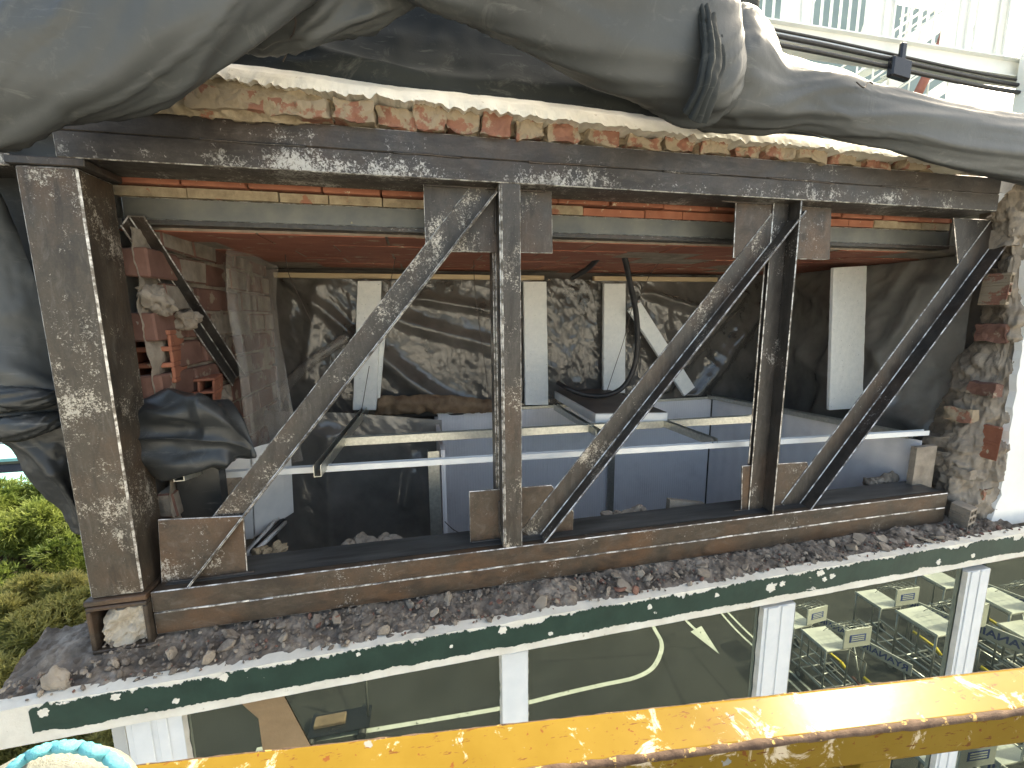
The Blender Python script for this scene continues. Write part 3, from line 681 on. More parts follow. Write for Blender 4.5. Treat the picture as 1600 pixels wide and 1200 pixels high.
# mortar remnants lying behind the bottom chord
for k, (px, py, w, lab) in enumerate(((418, 862, .10, 'short pale mortar block by the white window frame behind the chord'), (580, 852, .24, 'long pale mortar strip lying behind the chord under the dark film'), (1075, 792, .11, 'pointed grey mortar shard standing behind the chord'), (980, 806, .2, 'thin broken mortar strip along the chord before the ribbed panel'), (1380, 752, .2, 'mortar remnant behind the chord at the right end'))):
    p = at(px, py, .215) + V((0, .01, .015)); bm = bmesh.new()
    if k == 2:
        prism(bm, [at(1047, 781, .21), at(1045, 803, .21), at(1100, 794, .21), at(1102, 787, .21)], (0, .03, 0))
    else:
        for q in range(5): rough_lump(bm, p + V(((q - 2) * w / 5, .01 * (q % 2), -.02)), w / 3.4 if w < .15 else w / 5, k * 5 + q, 0, (1.2, .7, .6), 3)
    tag(link('mortar_block' if k != 2 else 'mortar_shard', bm, M['mortar_grey' if k else 'mortar']), lab, 'mortar', 'mortar left behind the bottom chord')

# ------------------------------------------------------------------ inside the opening
# left brick return wall
bw = thing('brick_wall', 'brick and plaster return wall on the left inside the opening', 'wall', (-.95, .8, -1.1))
def cmp(u, v, p): return .012 * fbm(p * 9, 4) + .005 * noise.noise(p * 40)
bm = bmesh.new(); rr = random.Random(3); z = -1.2
r = 0
while z < .29:
    y = .2 + (.12 if r % 2 else 0)
    while y < 1.5:
        L = .235
        if rr.random() > .05:
            dx = rr.uniform(-.012, .008); m = 0 if rr.random() < .6 else 1
            vs = box(bm, (-.99, y, z), (-.91 + dx, min(y + L - .014, 1.52), z + .098), m)
            for v in vs: v.co += V((rr.uniform(-.006, .006), rr.uniform(-.004, .004), rr.uniform(-.004, .004)))
        y += L
    z += .112; r += 1
edges(bm, .006, 0); link('brickwork', bm, [M['brick_old'], M['mortar_grey']], bw)
bm = sheet([[(-.93, .19, .31), (-.925, .8, .31), (-.92, 1.5, .31)], [(-.93, .19, -.2), (-.92, .8, -.2), (-.92, 1.5, -.2)], [(-.92, .19, -1.2), (-.91, .8, -1.2), (-.91, 1.5, -1.2)]], 90, 100, lambda u, v, p: .024 * fbm(p * 4, 5) + .004 * noise.noise(p * 50) - .008, 0, False)
link('mortar_skin', bm, M['mortar_grey'], bw, False)
bm = bmesh.new(); hollow_brick(bm, at(250, 556, .33), (.12, .03, 0), (-.03, .16, 0), (.0, 0, .20), 3, 2); edges(bm, .003, 0); link('hollow_brick', bm, M['brick'], bw)
bm = bmesh.new(); hollow_brick(bm, at(318, 610, .5), (.11, .03, 0), (-.03, .16, 0), (.01, 0, .12), 2, 2); edges(bm, .003, 0); link('hollow_brick', bm, M['brick'], bw)
for (px, py, Y, rr_, s) in ((245, 470, .25, .06, 1), (225, 500, .25, .045, 2), (290, 500, .38, .05, 3), (255, 605, .36, .05, 4), (330, 640, .55, .09, 5), (350, 760, .6, .09, 6)):
    bm = bmesh.new(); rough_lump(bm, at(px, py, Y), rr_, s * 2.1, 0, (1, 1, .7), 4)
    for v in bm.verts: v.co += V((noise.noise(v.co * 40), noise.noise(v.co * 43), noise.noise(v.co * 37))) * .008
    link('mortar_clump', bm, M['mortar_grey'], bw)

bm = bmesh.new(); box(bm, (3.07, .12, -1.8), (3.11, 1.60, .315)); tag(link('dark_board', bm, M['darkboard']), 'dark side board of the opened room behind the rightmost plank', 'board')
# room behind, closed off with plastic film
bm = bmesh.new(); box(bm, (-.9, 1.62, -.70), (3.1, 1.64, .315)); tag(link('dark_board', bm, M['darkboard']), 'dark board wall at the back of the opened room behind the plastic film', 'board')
rr = random.Random(2)
def crumple(amp, s, sd): return lambda u, v, p: amp * ridgef(V((p.x * s + sd, p.z * s * .6 + p.x * s * .5, sd)), 4) + amp * .5 * ridgef(V((p.x * s * 2.3, p.z * s * 2.3 + p.x * 3, sd + 4)), 3)
def back(nm, c, amp, s, sd, mat, lab, nu=150, nv=90, fl=None):
    f0 = crumple(amp, s, sd); ff = folds(fl) if fl else (lambda u, v: 0)
    bm = sheet(c, nu, nv, lambda u, v, p: f0(u, v, p) + ff(u, v), .0)
    return tag(link(nm, bm, M[mat], None, True), lab, 'plastic film', 'plastic films closing off the room')
Yb = 1.53
back('plastic_film', [[(425, 430, Yb), (600, 432, Yb), (850, 432, Yb)], [(425, 540, Yb), (600, 540, Yb), (852, 540, Yb)], [(425, 652, Yb), (600, 652, Yb), (852, 640, Yb)]], .011, 2.1, 1.3, 'film_dark', 'dark crumpled plastic film hanging between the left planks', 220, 120,
     [(.1, .05, .45, .5, .03, .03), (.4, .45, .75, .95, .035, .04), (.5, .3, .95, .6, .04, .035), (.5, .55, .7, .98, .03, .03), (.62, .2, .98, .35, .03, .03), (.25, .1, .2, .7, .03, .03)])
back('plastic_film', [[(850, 435, Yb), (930, 438, Yb), (1000, 440, Yb)], [(850, 540, Yb), (930, 540, Yb), (1000, 540, Yb)], [(850, 640, Yb), (930, 635, Yb), (1000, 632, Yb)]], .013, 3.0, 7.3, 'film_dark', 'silvery crumpled plastic film between the two middle planks', 120, 110)
back('plastic_film', [[(1000, 430, Yb), (1150, 430, Yb), (1300, 430, Yb), (1480, 430, Yb)], [(1000, 520, Yb), (1150, 520, Yb), (1300, 530, Yb), (1480, 530, Yb)], [(1000, 625, Yb), (1150, 625, Yb), (1300, 660, Yb), (1480, 690, Yb)]], .011, 2.0, 3.1, 'film_dark', 'wide smooth plastic film behind the leaning plank and second post', 200, 100,
     [(.1, .9, .35, .2, .02, .05), (.05, .2, .25, .35, .03, .05), (.2, .95, .42, .3, .025, .05), (.55, .5, .7, .2, .05, .05), (.7, .3, .98, .2, .05, .06), (.75, .55, .98, .45, .04, .05)])
bm = sheet([[(345, 375, .75), (390, 400, .95), (428, 415, 1.15)], [(350, 470, .72), (395, 490, .9), (425, 470, 1.1)], [(372, 600, .7), (410, 600, .85), (440, 580, 1.0)], [(385, 740, .7), (420, 730, .8), (470, 720, .95)]], 60, 120, lambda u, v, p: .02 * ridgef(V((u * 3, v * .8, 2)), 3), .0)
tag(link('plastic_film', bm, M['film_milk'], None, True), 'milky translucent plastic film hanging down the left return wall', 'plastic film', 'plastic films closing off the room')
Yl = 1.25
back('plastic_film', [[(400, 640, Yl), (540, 645, Yl), (690, 655, Yl)], [(400, 760, Yl), (540, 760, Yl), (690, 760, Yl)], [(400, 900, Yl), (540, 890, Yl), (690, 880, Yl)]], .010, 1.4, 9.1, 'film_grey', 'grey brown plastic film in the lower left bay under the rails', 150, 110,
     [(.15, .3, .2, .95, .04, .05), (.42, .2, .45, .98, .06, .05), (.85, .35, .95, .9, .05, .04), (.8, .4, .78, .6, .03, .03)])
fo = folds([(.1, .1, .7, .6, .05, .04), (.5, .05, .35, .9, .05, .05), (.8, .2, .6, .95, .06, .05), (.2, .6, .9, .85, .05, .04)])
bm = sheet([[(3.06, 1.5, .31), (3.055, .9, .31), (3.06, .25, .31)], [(3.055, 1.5, -.2), (3.05, .9, -.2), (3.055, .25, -.2)], [(3.055, 1.5, -.9), (3.05, .9, -.9), (3.055, .25, -.9)]], 110, 110, lambda u, v, p: .018 * ridgef(V((p.y * 2.6, p.z * 2.0 + p.y * 1.5, 4)), 4) + fo(u, v), 0, False)
tag(link('plastic_film', bm, M['film_grey'], None, True), 'grey plastic film on the right side wall beyond the rightmost plank', 'plastic film', 'plastic films closing off the room')
bm = sheet([[(1455, 540, .55), (1466, 540, .53), (1477, 540, .55)], [(1445, 620, .5), (1455, 620, .48), (1470, 620, .5)], [(1432, 672, .46), (1443, 672, .44), (1458, 670, .46)]], 24, 50, lambda u, v, p: .012 * math.sin(u * 9), .002)
tag(link('plastic_strip', bm, M['film_milk'], None, True), 'narrow folded strip of clear plastic hanging by the torn wall on the right', 'plastic strip')
bm = sheet([[(590, 622, 1.45), (690, 620, 1.45), (775, 628, 1.45)], [(590, 632, 1.42), (690, 630, 1.42), (775, 636, 1.42)], [(585, 645, 1.45), (690, 642, 1.45), (775, 640, 1.45)]], 70, 14, lambda u, v, p: .02 * ridgef(p * 9, 3), .002)
tag(link('brown_paper_roll', bm, M['paper_dark'], None, True), 'crumpled brown paper lying along the foot of the back film', 'paper')

# battens and foam planks
for a, b_, lab in (((428, 430), (850, 434), 'long pale timber batten under the ceiling at the back'), ((928, 436), (1120, 436), 'short pale timber batten right of the cable under the ceiling')):
    p, q = at(*a, 1.48), at(*b_, 1.48); bm = bmesh.new(); z = (p.z + q.z) / 2
    box(bm, (p.x, 1.47, z - .016), (q.x, 1.51, z + .016)); edges(bm, .002, 0); tag(link('timber_batten', bm, M['wood']), lab, 'batten', 'timber battens')
def plank(tl, bl, wpx, Y, lab, dep=.03, tilt=0):
    a0, a1 = at(*tl, Y), at(tl[0] + wpx, tl[1] + tilt, Y); b0, b1 = at(*bl, Y), at(bl[0] + wpx, bl[1] + tilt, Y)
    bm = bmesh.new(); prism(bm, [a0, a1, b1, b0], (0, dep, 0))
    bmesh.ops.subdivide_edges(bm, edges=[e for e in bm.edges if e.calc_length() > .2], cuts=30)
    for v in bm.verts: v.co += V((.0025 * noise.noise(v.co * 21), .0015 * noise.noise(v.co * 33), 0))
    edges(bm, .003, 0, 1, 60); tag(link('foam_plank', bm, M['foam']), lab, 'plank', 'white foam planks')
plank((559, 439), (551, 641), 37, 1.40, 'white foam plank behind the first brace, broken brown spot at its top', .045)
plank((590, 500), (578, 640), 14, 1.43, 'narrow white foam strip leaning beside the plank behind the first brace')
plank((818, 440), (821, 633), 36, 1.44, 'white foam plank standing just right of the first post', .035)
plank((944, 443), (943, 614), 34, 1.44, 'white foam plank left of the black cable loop', .035)
plank((1303, 418), (1296, 641), 52, .72, 'rightmost white foam plank with round embossed marks', .025, -3)
# leaning plank
p0, p1 = at(992, 478, 1.36), at(1078, 612, 1.36); d = (p1 - p0); s = V((d.z, 0, -d.x)).normalized() * .055
bm = bmesh.new(); prism(bm, [p0 - s, p0 + s, p1 + s, p1 - s], (0, .035, 0)); edges(bm, .003, 0); tag(link('foam_plank', bm, M['foam']), 'white foam plank leaning to the left behind the second brace', 'plank', 'white foam planks')
for (px, py) in ((1331, 575), (1336, 450)):
    pass

# ribbed polycarbonate panels (back and right-hand side of a box), with top tracks
def panel(a, b_, zt, zb, lab, t=.012):
    d = (V(b_) - V(a)); nn = V((-d.y, d.x, 0)).normalized() * t; bm = bmesh.new()
    prism(bm, [V((a[0], a[1], zb)), V((b_[0], b_[1], zb)), V((b_[0], b_[1], zt)), V((a[0], a[1], zt))], nn)
    return tag(link('ribbed_panel', bm, M['polyc']), lab, 'panel', 'ribbed plastic panels')
panel((.13, 1.49), (1.48, 1.49), -.70, -1.8, 'lavender ribbed plastic panel behind the first post')
panel((1.485, 1.49), (2.37, 1.49), -.70, -1.8, 'lavender ribbed plastic panel behind the second brace')
panel((2.38, 1.485), (2.68, .16), -.70, -1.8, 'ribbed plastic side panel by the torn wall at the right')
bm = bmesh.new(); box(bm, (2.60, .12, -1.3), (2.74, .15, -.72)); link('panel_post', bm, M['mortar_grey']); o = bpy.data.objects['panel_post']; tag(o, 'grey mortar pier at the right end of the ribbed panels', 'pier')
bm = bmesh.new(); box(bm, (1.455, 1.47, -1.8), (1.51, 1.482, -.71)); tag(link('joint_strip', bm, M['rail_galv']), 'thin upright strip covering the joint of the ribbed panels', 'strip')
def track(nm, p, q, w, h, mat, lab, grp='galvanised rails', up=True):
    """U or T shaped light metal section from p to q"""
    p, q = V(p), V(q); d = (q - p).normalized(); s = d.cross(V((0, 0, 1))).normalized(); bm = bmesh.new(); t = .0025
    if up: prof = [(-w / 2, 0), (w / 2, 0), (w / 2, h), (w / 2 - t, h), (w / 2 - t, t), (-w / 2 + t, t), (-w / 2 + t, h), (-w / 2, h)]
    else: prof = [(-w / 2, 0), (w / 2, 0), (w / 2, t), (t / 2, t), (t / 2, h), (w * .16, h), (w * .16, h + t * 3), (-w * .16, h + t * 3), (-w * .16, h), (-t / 2, h), (-t / 2, t), (-w / 2, t)]
    bar(bm, p, q, prof, s, (0, 0, 1))
    return tag(link(nm, bm, M[mat]), lab, 'rail', grp)
ZT = -.665
a, b_ = atz(527, 696, ZT), atz(1178, 659, ZT); track('galvanised_rail', a, b_, .035, .042, 'rail_galv', 'galvanised rail with open left end crossing behind the first post')
a, b_ = atz(307, 748, ZT), atz(1447, 679, ZT); track('white_rail', a, b_, .03, .026, 'white_paint', 'long thin white rail crossing the whole opening below the galvanised one')
track('short_rail', (-.42, .24, ZT + .012), (-.355, 1.45, ZT + .012), .03, .05, 'rail_galv', 'dull cross rail running back into the room behind the first brace')
a, b_ = atz(1040, 668, ZT), atz(1117, 698, ZT); track('short_rail', a + V((0, 0, .003)), b_ + V((0, 0, .003)), .03, .04, 'rail_galv', 'short galvanised stub rail pointing out right of the second brace')
a, b_ = atz(1110, 622, -.69), atz(1450, 690, -.69); track('edge_track', (2.36, 1.5, -.695), (2.66, .2, -.695), .06, .03, 'rail_galv', 'grey track on top of the side panel by the right plank')
track('edge_track', (.12, 1.5, -.697), (2.33, 1.5, -.697), .05, .02, 'rail_galv', 'grey track along the top of the rear ribbed panels')
track('short_rail', atz(868, 640, ZT), atz(935, 682, ZT), .03, .04, 'rail_galv', 'dark cross rail under the white slab beside the second plank')
p = at(280, 752, .12); q = at(330, 735, .35); track('green_strip', p, q, .035, .02, 'rail_galv', 'short pale metal strip poking out below the black bundle')
# stud at the left edge of the panels
bm = bmesh.new(); x = at(680, 780, .62).x; bar(bm, (x, .62, -1.2), (x, .62, -.70), [(-.03, 0), (.03, 0), (.03, .04), (.027, .04), (.027, .003), (-.027, .003), (-.027, .04), (-.03, .04)], (1, 0, 0), (0, 1, 0)); edges(bm, .001, 0)
tag(link('metal_stud', bm, M['rail_galv']), 'upright galvanised stud at the left edge of the ribbed panels', 'stud')
bm = bmesh.new(); box(bm, (x + .04, .66, -1.3), (x + .062, 1.46, -.71)); tag(link('panel_edge', bm, M['polyc']), 'narrow ribbed panel edge right beside the upright stud', 'panel', 'ribbed plastic panels')
# white slab on the rails
zt = -.635
c1, c2, c3 = atz(930, 662, zt), atz(1043, 660, zt), atz(857, 617, zt); c4 = c3 + (c2 - c1)
bm = bmesh.new(); prism(bm, [c1, c2, c4, c3], (0, 0, .058)); edges(bm, .003, 0)
sb = tag(link('white_slab', bm, M['white_paint']), 'white box shaped slab lying across the rails under the black cable', 'slab')
bm = bmesh.new(); prism(bm, [c1 + V((.006, .006, .0595)), c2 + V((-.006, .006, .0595)), c4 + V((-.006, 0, .0595)), c3 + V((.006, 0, .0595))], (0, 0, .003)); link('dark_top', bm, M['darkboard'], sb)  # thin darker plate over the slab's top face
# black cable
pts = [at(*q) for q in ((895, 434, 1.2), (920, 418, 1.0), (948, 390, .80), (965, 384, .77), (975, 400, .78), (984, 440, .85), (995, 500, .93), (994, 560, .98), (978, 600, 1.0), (950, 617, 1.02), (915, 617, 1.06), (885, 606, 1.12), (872, 598, 1.2))]
bm = bmesh.new(); tube(bm, [V(q) for q in catmull(pts, 90)], .017, 10); tag(link('cable_loop', bm, M['black'], None), 'thick black cable looping down from the ceiling past the middle planks', 'cable')
# pale duct seen behind the film
bm = bmesh.new(); tube(bm, [V(q) for q in catmull([at(425, 655, 1.50), at(440, 615, 1.49), at(475, 575, 1.485), at(515, 545, 1.485), at(545, 525, 1.5)], 40)], .034, 12); tag(link('flexible_duct', bm, M['film_milk'], None), 'pale bent duct showing left of the first brace', 'duct')
# tie wires
def wire(pts, lab, r=.0022):
    bm = bmesh.new(); tube(bm, [V(q) for q in catmull([at(*p) for p in pts], 40)], r, 5); tag(link('tie_wire', bm, M['wire']), lab, 'wire', 'tie wires')
wire([(445, 395, .9), (452, 430, .9), (470, 470, .9), (487, 505, .9)], 'thin wire hanging from the ceiling at the far left')
wire([(618, 402, .9), (610, 440, .9), (600, 475, .9)], 'thin wire behind the first brace under the ceiling')
wire([(577, 572, 1.2), (572, 600, 1.1), (566, 635, .9), (562, 650, .85)], 'twisted wire hanging before the leftmost plank')
wire([(740, 395, 1.), (742, 450, 1.), (752, 530, 1.), (760, 590, 1.), (764, 620, 1.)], 'long thin wire just left of the first post')
wire([(990, 470, 1.1), (975, 530, 1.1), (962, 570, 1.1), (948, 612, 1.1)], 'slanting wire crossing the plank beside the cable')
wire([(1030, 410, 1.), (1015, 430, 1.), (1002, 460, 1.), (990, 475, 1.)], 'bent wire under the ceiling right of the cable')
wire([(695, 815, .45), (708, 827, .4), (722, 834, .35), (735, 836, .3)], 'short bent wire by the foot of the stud')

# white window frame lying in the lower left bay
wf = thing('old_window', 'white aluminium window frame with sliding tracks in the lower left bay', 'window frame', tuple(at(420, 800, .6)))
bm = bmesh.new(); prism(bm, [at(392, 700, .62), at(440, 690, .75), at(446, 808, .75), at(398, 840, .62)], (.03, .05, 0)); edges(bm, .003, 0); link('jamb', bm, M['white_paint'], wf)
bm = bmesh.new(); prism(bm, [at(335, 690, .58), at(390, 700, .62), at(396, 842, .62), at(340, 850, .58)], (.0, .03, 0)); edges(bm, .003, 0); link('side_board', bm, M['white_paint'], wf)
for k in range(3):
    bm = bmesh.new(); a, b_ = at(385 + 9 * k, 866 - 4 * k, .38), at(436 + 5 * k, 808 + 4 * k, .74); tube(bm, [a, b_], .011, 4); link('track', bm, M['white_paint' if k != 1 else 'black'], wf)
bm = bmesh.new(); a, b_ = at(1195, 590, 1.49), at(1475, 690, 1.49); box(bm, (a.x, 1.48, -.69), (2.98, 1.495, at(1300, 590, 1.49).z)); edges(bm, .003, 0); tag(link('dusty_board', bm, M['paper_dark']), 'dusty brown board standing low behind the rightmost plank', 'board')

# ------------------------------------------------------------------ tarpaulins
def px_r(px, py, Y, r):
    p = at(px, py, Y); d = (p - CAM).dot(RM @ V((0, 0, 1))); return r * d / F
def roll(path, n_len, n_ang, disp, flat): return loft([(a, b, c, px_r(a, b, c, r)) for a, b, c, r in path], n_len, n_ang, disp, flat)
def wr(seed, amt, long=1.2, twist=2.0):
    def f(t, a, r):
        q = V((math.cos(a) * 1.1, math.sin(a) * 1.1, t * long * 3 + seed))
        w = V((math.cos(a + t * twist) * 1.3, math.sin(a + t * twist) * 1.3, t * long * 1.2 + seed)); return r * (amt * .8 * fbm(q * .6, 2) + amt * 1.1 * max(0, 1 - 3.2 * abs(noise.noise(w))) + amt * .5 * max(0, 1 - 5 * abs(noise.noise(w * 1.9 + V((3, 1, 5))))) - amt * .3)
    return f
G = 'tarpaulins over the roof edge'
bm = roll([(-90, 128, -.25, 104), (40, 82, -.25, 104), (150, 60, -.25, 106), (270, -18, -.25, 103), (400, -120, -.22, 110), (520, -220, -.2, 110)], 120, 90, wr(1.2, .10), .55)
tag(link('tarpaulin', bm, M['tarp'], None, True), 'big grey tarpaulin roll sagging over the upper left corner of the opening', 'tarpaulin', G)
bm = roll([(330, 66, -.06, 10), (380, 42, -.08, 32), (440, 24, -.1, 44), (510, 10, -.1, 46), (580, -25, -.08, 50), (650, -90, -.05, 60)], 90, 60, wr(8.4, .22, 2), .6)
tag(link('tarpaulin', bm, M['tarp'], None, True), 'small gathered tarpaulin fold tied with wire beside the big left roll', 'tarpaulin', G)
ff = folds([(.2, .5, .45, .75, .05, .02), (.3, .75, .7, .7, .06, .015), (.5, .2, .85, .8, .08, .02), (.1, .8, .3, .55, .04, .02)])
bm = sheet([[(150, -160, .35), (500, -200, .4), (800, -200, .4), (1200, -160, .4)], [(200, 0, .14), (500, 10, .16), (800, 40, .16), (1180, 80, .14)], [(230, 70, .03), (500, 90, .04), (800, 130, .04), (1200, 178, .03)], [(250, 108, .012), (600, 142, .012), (1000, 186, .012), (1330, 226, .012)]], 130, 70,
           lambda u, v, p: .02 * fbm(p * 3.5, 3) + ff(u, v), .004)
tag(link('tarpaulin', bm, M['tarp_dark'], None, True), 'flat dark tarpaulin sheet rising behind the cream plaster strip', 'tarpaulin', G)
bm = roll([(560, -190, -.2, 95), (680, -115, -.2, 105), (800, -62, -.2, 112), (940, 12, -.2, 110), (1050, 62, -.2, 104), (1100, 92, -.18, 98), (1117, 100, -.17, 86), (1122, 102, -.16, 60)], 130, 90, wr(3.9, .075), .55)
tag(link('tarpaulin', bm, M['tarp'], None, True), 'large grey tarpaulin roll gathered at the top middle above the plaster', 'tarpaulin', G)
bm = roll([(1098, 96, -.12, 60), (1116, 104, -.12, 84), (1150, 122, -.12, 80), (1200, 146, -.12, 55), (1250, 150, -.12, 46), (1300, 160, -.12, 45), (1345, 174, -.12, 42), (1400, 188, -.12, 41), (1500, 216, -.12, 43), (1610, 236, -.12, 46), (1760, 262, -.12, 52)], 150, 80, wr(6.1, .11, 1.6), .6)
tag(link('tarpaulin', bm, M['tarp'], None, True), 'long narrowing tarpaulin roll reaching the right edge over the truss end', 'tarpaulin', G)
bm = sheet([[(1078, -12, -.26), (1094, -8, -.29), (1108, -4, -.26)], [(1092, 25, -.31), (1108, 32, -.335), (1124, 42, -.28)], [(1096, 80, -.335), (1112, 88, -.36), (1128, 98, -.29)], [(1088, 130, -.335), (1104, 138, -.355), (1121, 146, -.285)], [(1066, 172, -.30), (1084, 190, -.31), (1104, 192, -.25)]], 60, 90, lambda u, v, p: (.006 * math.sin(u * 26 + v * 4 + 2.5 * noise.noise(V((u * 2, v * 5, 1)))) + .004 * noise.noise(p * 30)) * min(1, 5 * u), .004)
tag(link('tarpaulin_band', bm, M['tarp_dark'], None, True), 'pleated dark band of tarpaulin cinched between the two right rolls', 'tarpaulin', G)
# left hanging sheets
ff = folds([(.0, .62, .95, .75, .05, .02), (.0, .9, 1, .8, .06, .04), (.1, .2, .2, .9, .1, .015)])
bm = sheet([[(-90, 150, .06), (-40, 215, .08), (8, 330, .12)], [(-90, 300, .06), (-20, 380, .07), (52, 430, .12)], [(-90, 480, .05), (0, 500, .06), (84, 556, .12)], [(-90, 600, .05), (10, 600, .03), (100, 606, .12)], [(-90, 650, .05), (10, 640, .08), (105, 640, .12)]], 70, 110, lambda u, v, p: .012 * fbm(p * 5) + ff(u, v), .004)
tag(link('tarpaulin', bm, M['tarp'], None, True), 'grey tarpaulin sheet hanging on the outside left of the column', 'tarpaulin', G)
ff = folds([(.0, .05, .9, .1, .05, .04), (.2, .2, 1, .12, .05, .03), (.15, .2, .5, .9, .06, .02)])
bm = sheet([[(-60, 610, .12), (30, 605, .08), (115, 600, .13), (190, 600, .17)], [(-30, 660, .12), (25, 665, .08), (115, 670, .13), (200, 670, .17)], [(30, 725, .13), (80, 725, .1), (125, 725, .14), (205, 725, .17)], [(78, 785, .14), (105, 785, .12), (140, 785, .15), (210, 785, .17)], [(112, 828, .15), (125, 835, .14), (150, 840, .16), (210, 840, .17)]], 80, 100, lambda u, v, p: .014 * fbm(p * 6) + ff(u, v), .004)
tag(link('tarpaulin', bm, M['tarp_black'], None, True), 'black tarpaulin tail drooping to a point low on the left of the column', 'tarpaulin', G)
for pth, sd, lab in (([(-40, 615, .05, 20), (20, 622, .02, 18), (70, 622, .04, 12), (108, 612, .1, 6)], 2.2, 'upper pinched tarpaulin fold beside the column'), ([(-40, 672, .05, 16), (30, 668, .02, 18), (75, 660, .05, 14), (112, 648, .1, 8)], 5.2, 'lower pinched tarpaulin fold beside the column')):
    bm = roll(pth, 50, 40, wr(sd, .25), .8); tag(link('tarpaulin_fold', bm, M['tarp_black'], None, True), lab, 'tarpaulin', G)
bm = bmesh.new(); box(bm, (-1.6, .165, -.2), (-1.04, .185, .625)); tag(link('void_shade_sheet', bm, M['tarp_black']), 'added black sheet painting the shaded void behind the left end of the top beam', 'sheet')  # added black sheet: paints the dark void and covers the sky gap
# bundle
def crease(lst):
    def f(u, v):
        o = 0
        for (a, b, c, d, w, h) in lst:
            dx, dy = c - a, d - b; L = dx * dx + dy * dy; t = max(0, min(1, ((u - a) * dx + (v - b) * dy) / L)); q = math.hypot(u - a - t * dx, v - b - t * dy) / w
            if q < 1: o += h * (1 - q) ** 1.4
        return o
    return f
cf = crease([(.98, .55, .35, .12, .16, .035), (.98, .55, .1, .5, .13, .03), (.95, .6, .3, .85, .14, .035), (.55, .2, .6, .5, .1, .02), (.7, .7, .75, .95, .1, .025), (.98, .5, .75, .15, .1, .03), (.2, .25, .5, .35, .1, .015)])
bm = sheet([[(190, 622, .25), (262, 610, .24), (330, 622, .22), (366, 650, .25)], [(190, 645, .13), (270, 642, .10), (338, 636, .10), (377, 662, .17)], [(190, 685, .11), (270, 682, .13), (342, 682, .09), (378, 690, .15)], [(190, 722, .11), (268, 726, .09), (342, 716, .10), (368, 720, .19)], [(190, 748, .22), (262, 744, .22), (330, 730, .22), (352, 724, .27)]], 110, 90, lambda u, v, p: cf(u, v) + .006 * fbm(p * 9, 2), 0)
tag(link('tarpaulin_bundle', bm, M['tarp_black'], None, True), 'crumpled black tarpaulin bundle poking into the opening right of the column', 'tarpaulin')
bm = bmesh.new(); box(bm, (-.93, .24, -.98), (-.78, .3, -.5)); tag(link('black_sheet', bm, M['tarp_black']), 'black sheet below the tarpaulin bundle', 'sheet')
# wire tie
bm = bmesh.new(); tube(bm, [V(q) for q in catmull([at(446, -10, -.2), at(458, 12, -.21), (at(455, 22, -.21)), at(462, 32, -.2), at(458, 52, -.15), at(452, 62, -.12), at(449, 80, -.06), at(442, 96, -.03)], 50)], .0025, 6)
tag(link('tie_wire', bm, M['wire']), 'twisted dark wire hanging from the gathered tarpaulin at the top', 'wire', 'tie wires')
bm = bmesh.new(); tube(bm, [V(q) for q in catmull([at(1338, 128, -.2), at(1350, 137, -.21), at(1357, 128, -.2), at(1364, 131, -.2)], 20)], .0022, 6)
tag(link('tie_wire', bm, M['wire']), 'short wire ends twisted on the right tarpaulin roll', 'wire', 'tie wires')
# ------------------------------------------------------------------ glazing below the ledge
gz = thing('window_wall', 'white framed strip of tinted windows below the ledge mirroring the apron', 'windows', (1.4, -.12, GROUND))
mx = [(-.975, -.812), (.270, .376), (1.453, 1.622), (2.652, 2.806), (3.9, 4.05)]
for a, b in mx:
    bm = bmesh.new(); box(bm, (a, -.142, -4.2), (b, -.09, -1.292))
    w = b - a
    if w > .12: box(bm, (a + .02, -.148, -4.2), (a + w * .45, -.1425, -1.293)); box(bm, (a + w * .55, -.147, -4.2), (a + w * .74, -.1425, -1.293))
    edges(bm, .002, 0); link('mullion', bm, M['white_paint'], gz)
    bm = bmesh.new(); n = 90; dn = []; 
    for sgn, xx in ((-1, a), (1, b)):
        u = []; d = []
        for i in range(n + 1):
            z = -1.295 - 1.6 * i / n; u.append(V((xx + sgn * .0002, -.143, z))); d.append(V((xx + sgn * (.005 + .004 * fbm(V((z * 30, xx, 0)), 3)), -.123, z)))
        pv = None
        for p, q in zip(u, d):
            c = [bm.verts.new(p), bm.verts.new(q)]
            if pv: bm.faces.new([pv[0], pv[1], c[1], c[0]])
            pv = c
    link('sealant', bm, M['plaster'], gz)
for (a, b), (c, d) in zip(mx, mx[1:]):
    bm = bmesh.new(); box(bm, (b + .001, GLASS_Y, -4.2), (c - .001, GLASS_Y + .008, -1.2805)); link('window_pane', bm, M['glass'], gz)
bm = bmesh.new(); box(bm, (-.98, -.16, -4.26), (5, .05, -4.2)); link('sill', bm, M['white_paint'], gz)
bm = bmesh.new(); box(bm, (-1.06, -.10, GROUND), (7, .05, -4.262)); link('plinth', bm, M['grey_wall'], bl)
bm = bmesh.new(); box(bm, (-1.05, -.088, -4.19), (-.976, .2, -1.29)); link('end_wall', bm, M['grey_wall'], bl)
bm = bmesh.new(); prism(bm, [at(372, 1094, -.1225), at(440, 1080, -.1225), at(488, 1170, -.1225), at(412, 1180, -.1225), at(404, 1122, -.1225)], (0, -.002, 0)); tag(link('brown_paper_strip', bm, M['kraft']), 'strip of brown packing tape stuck slanting on the leftmost window', 'tape')

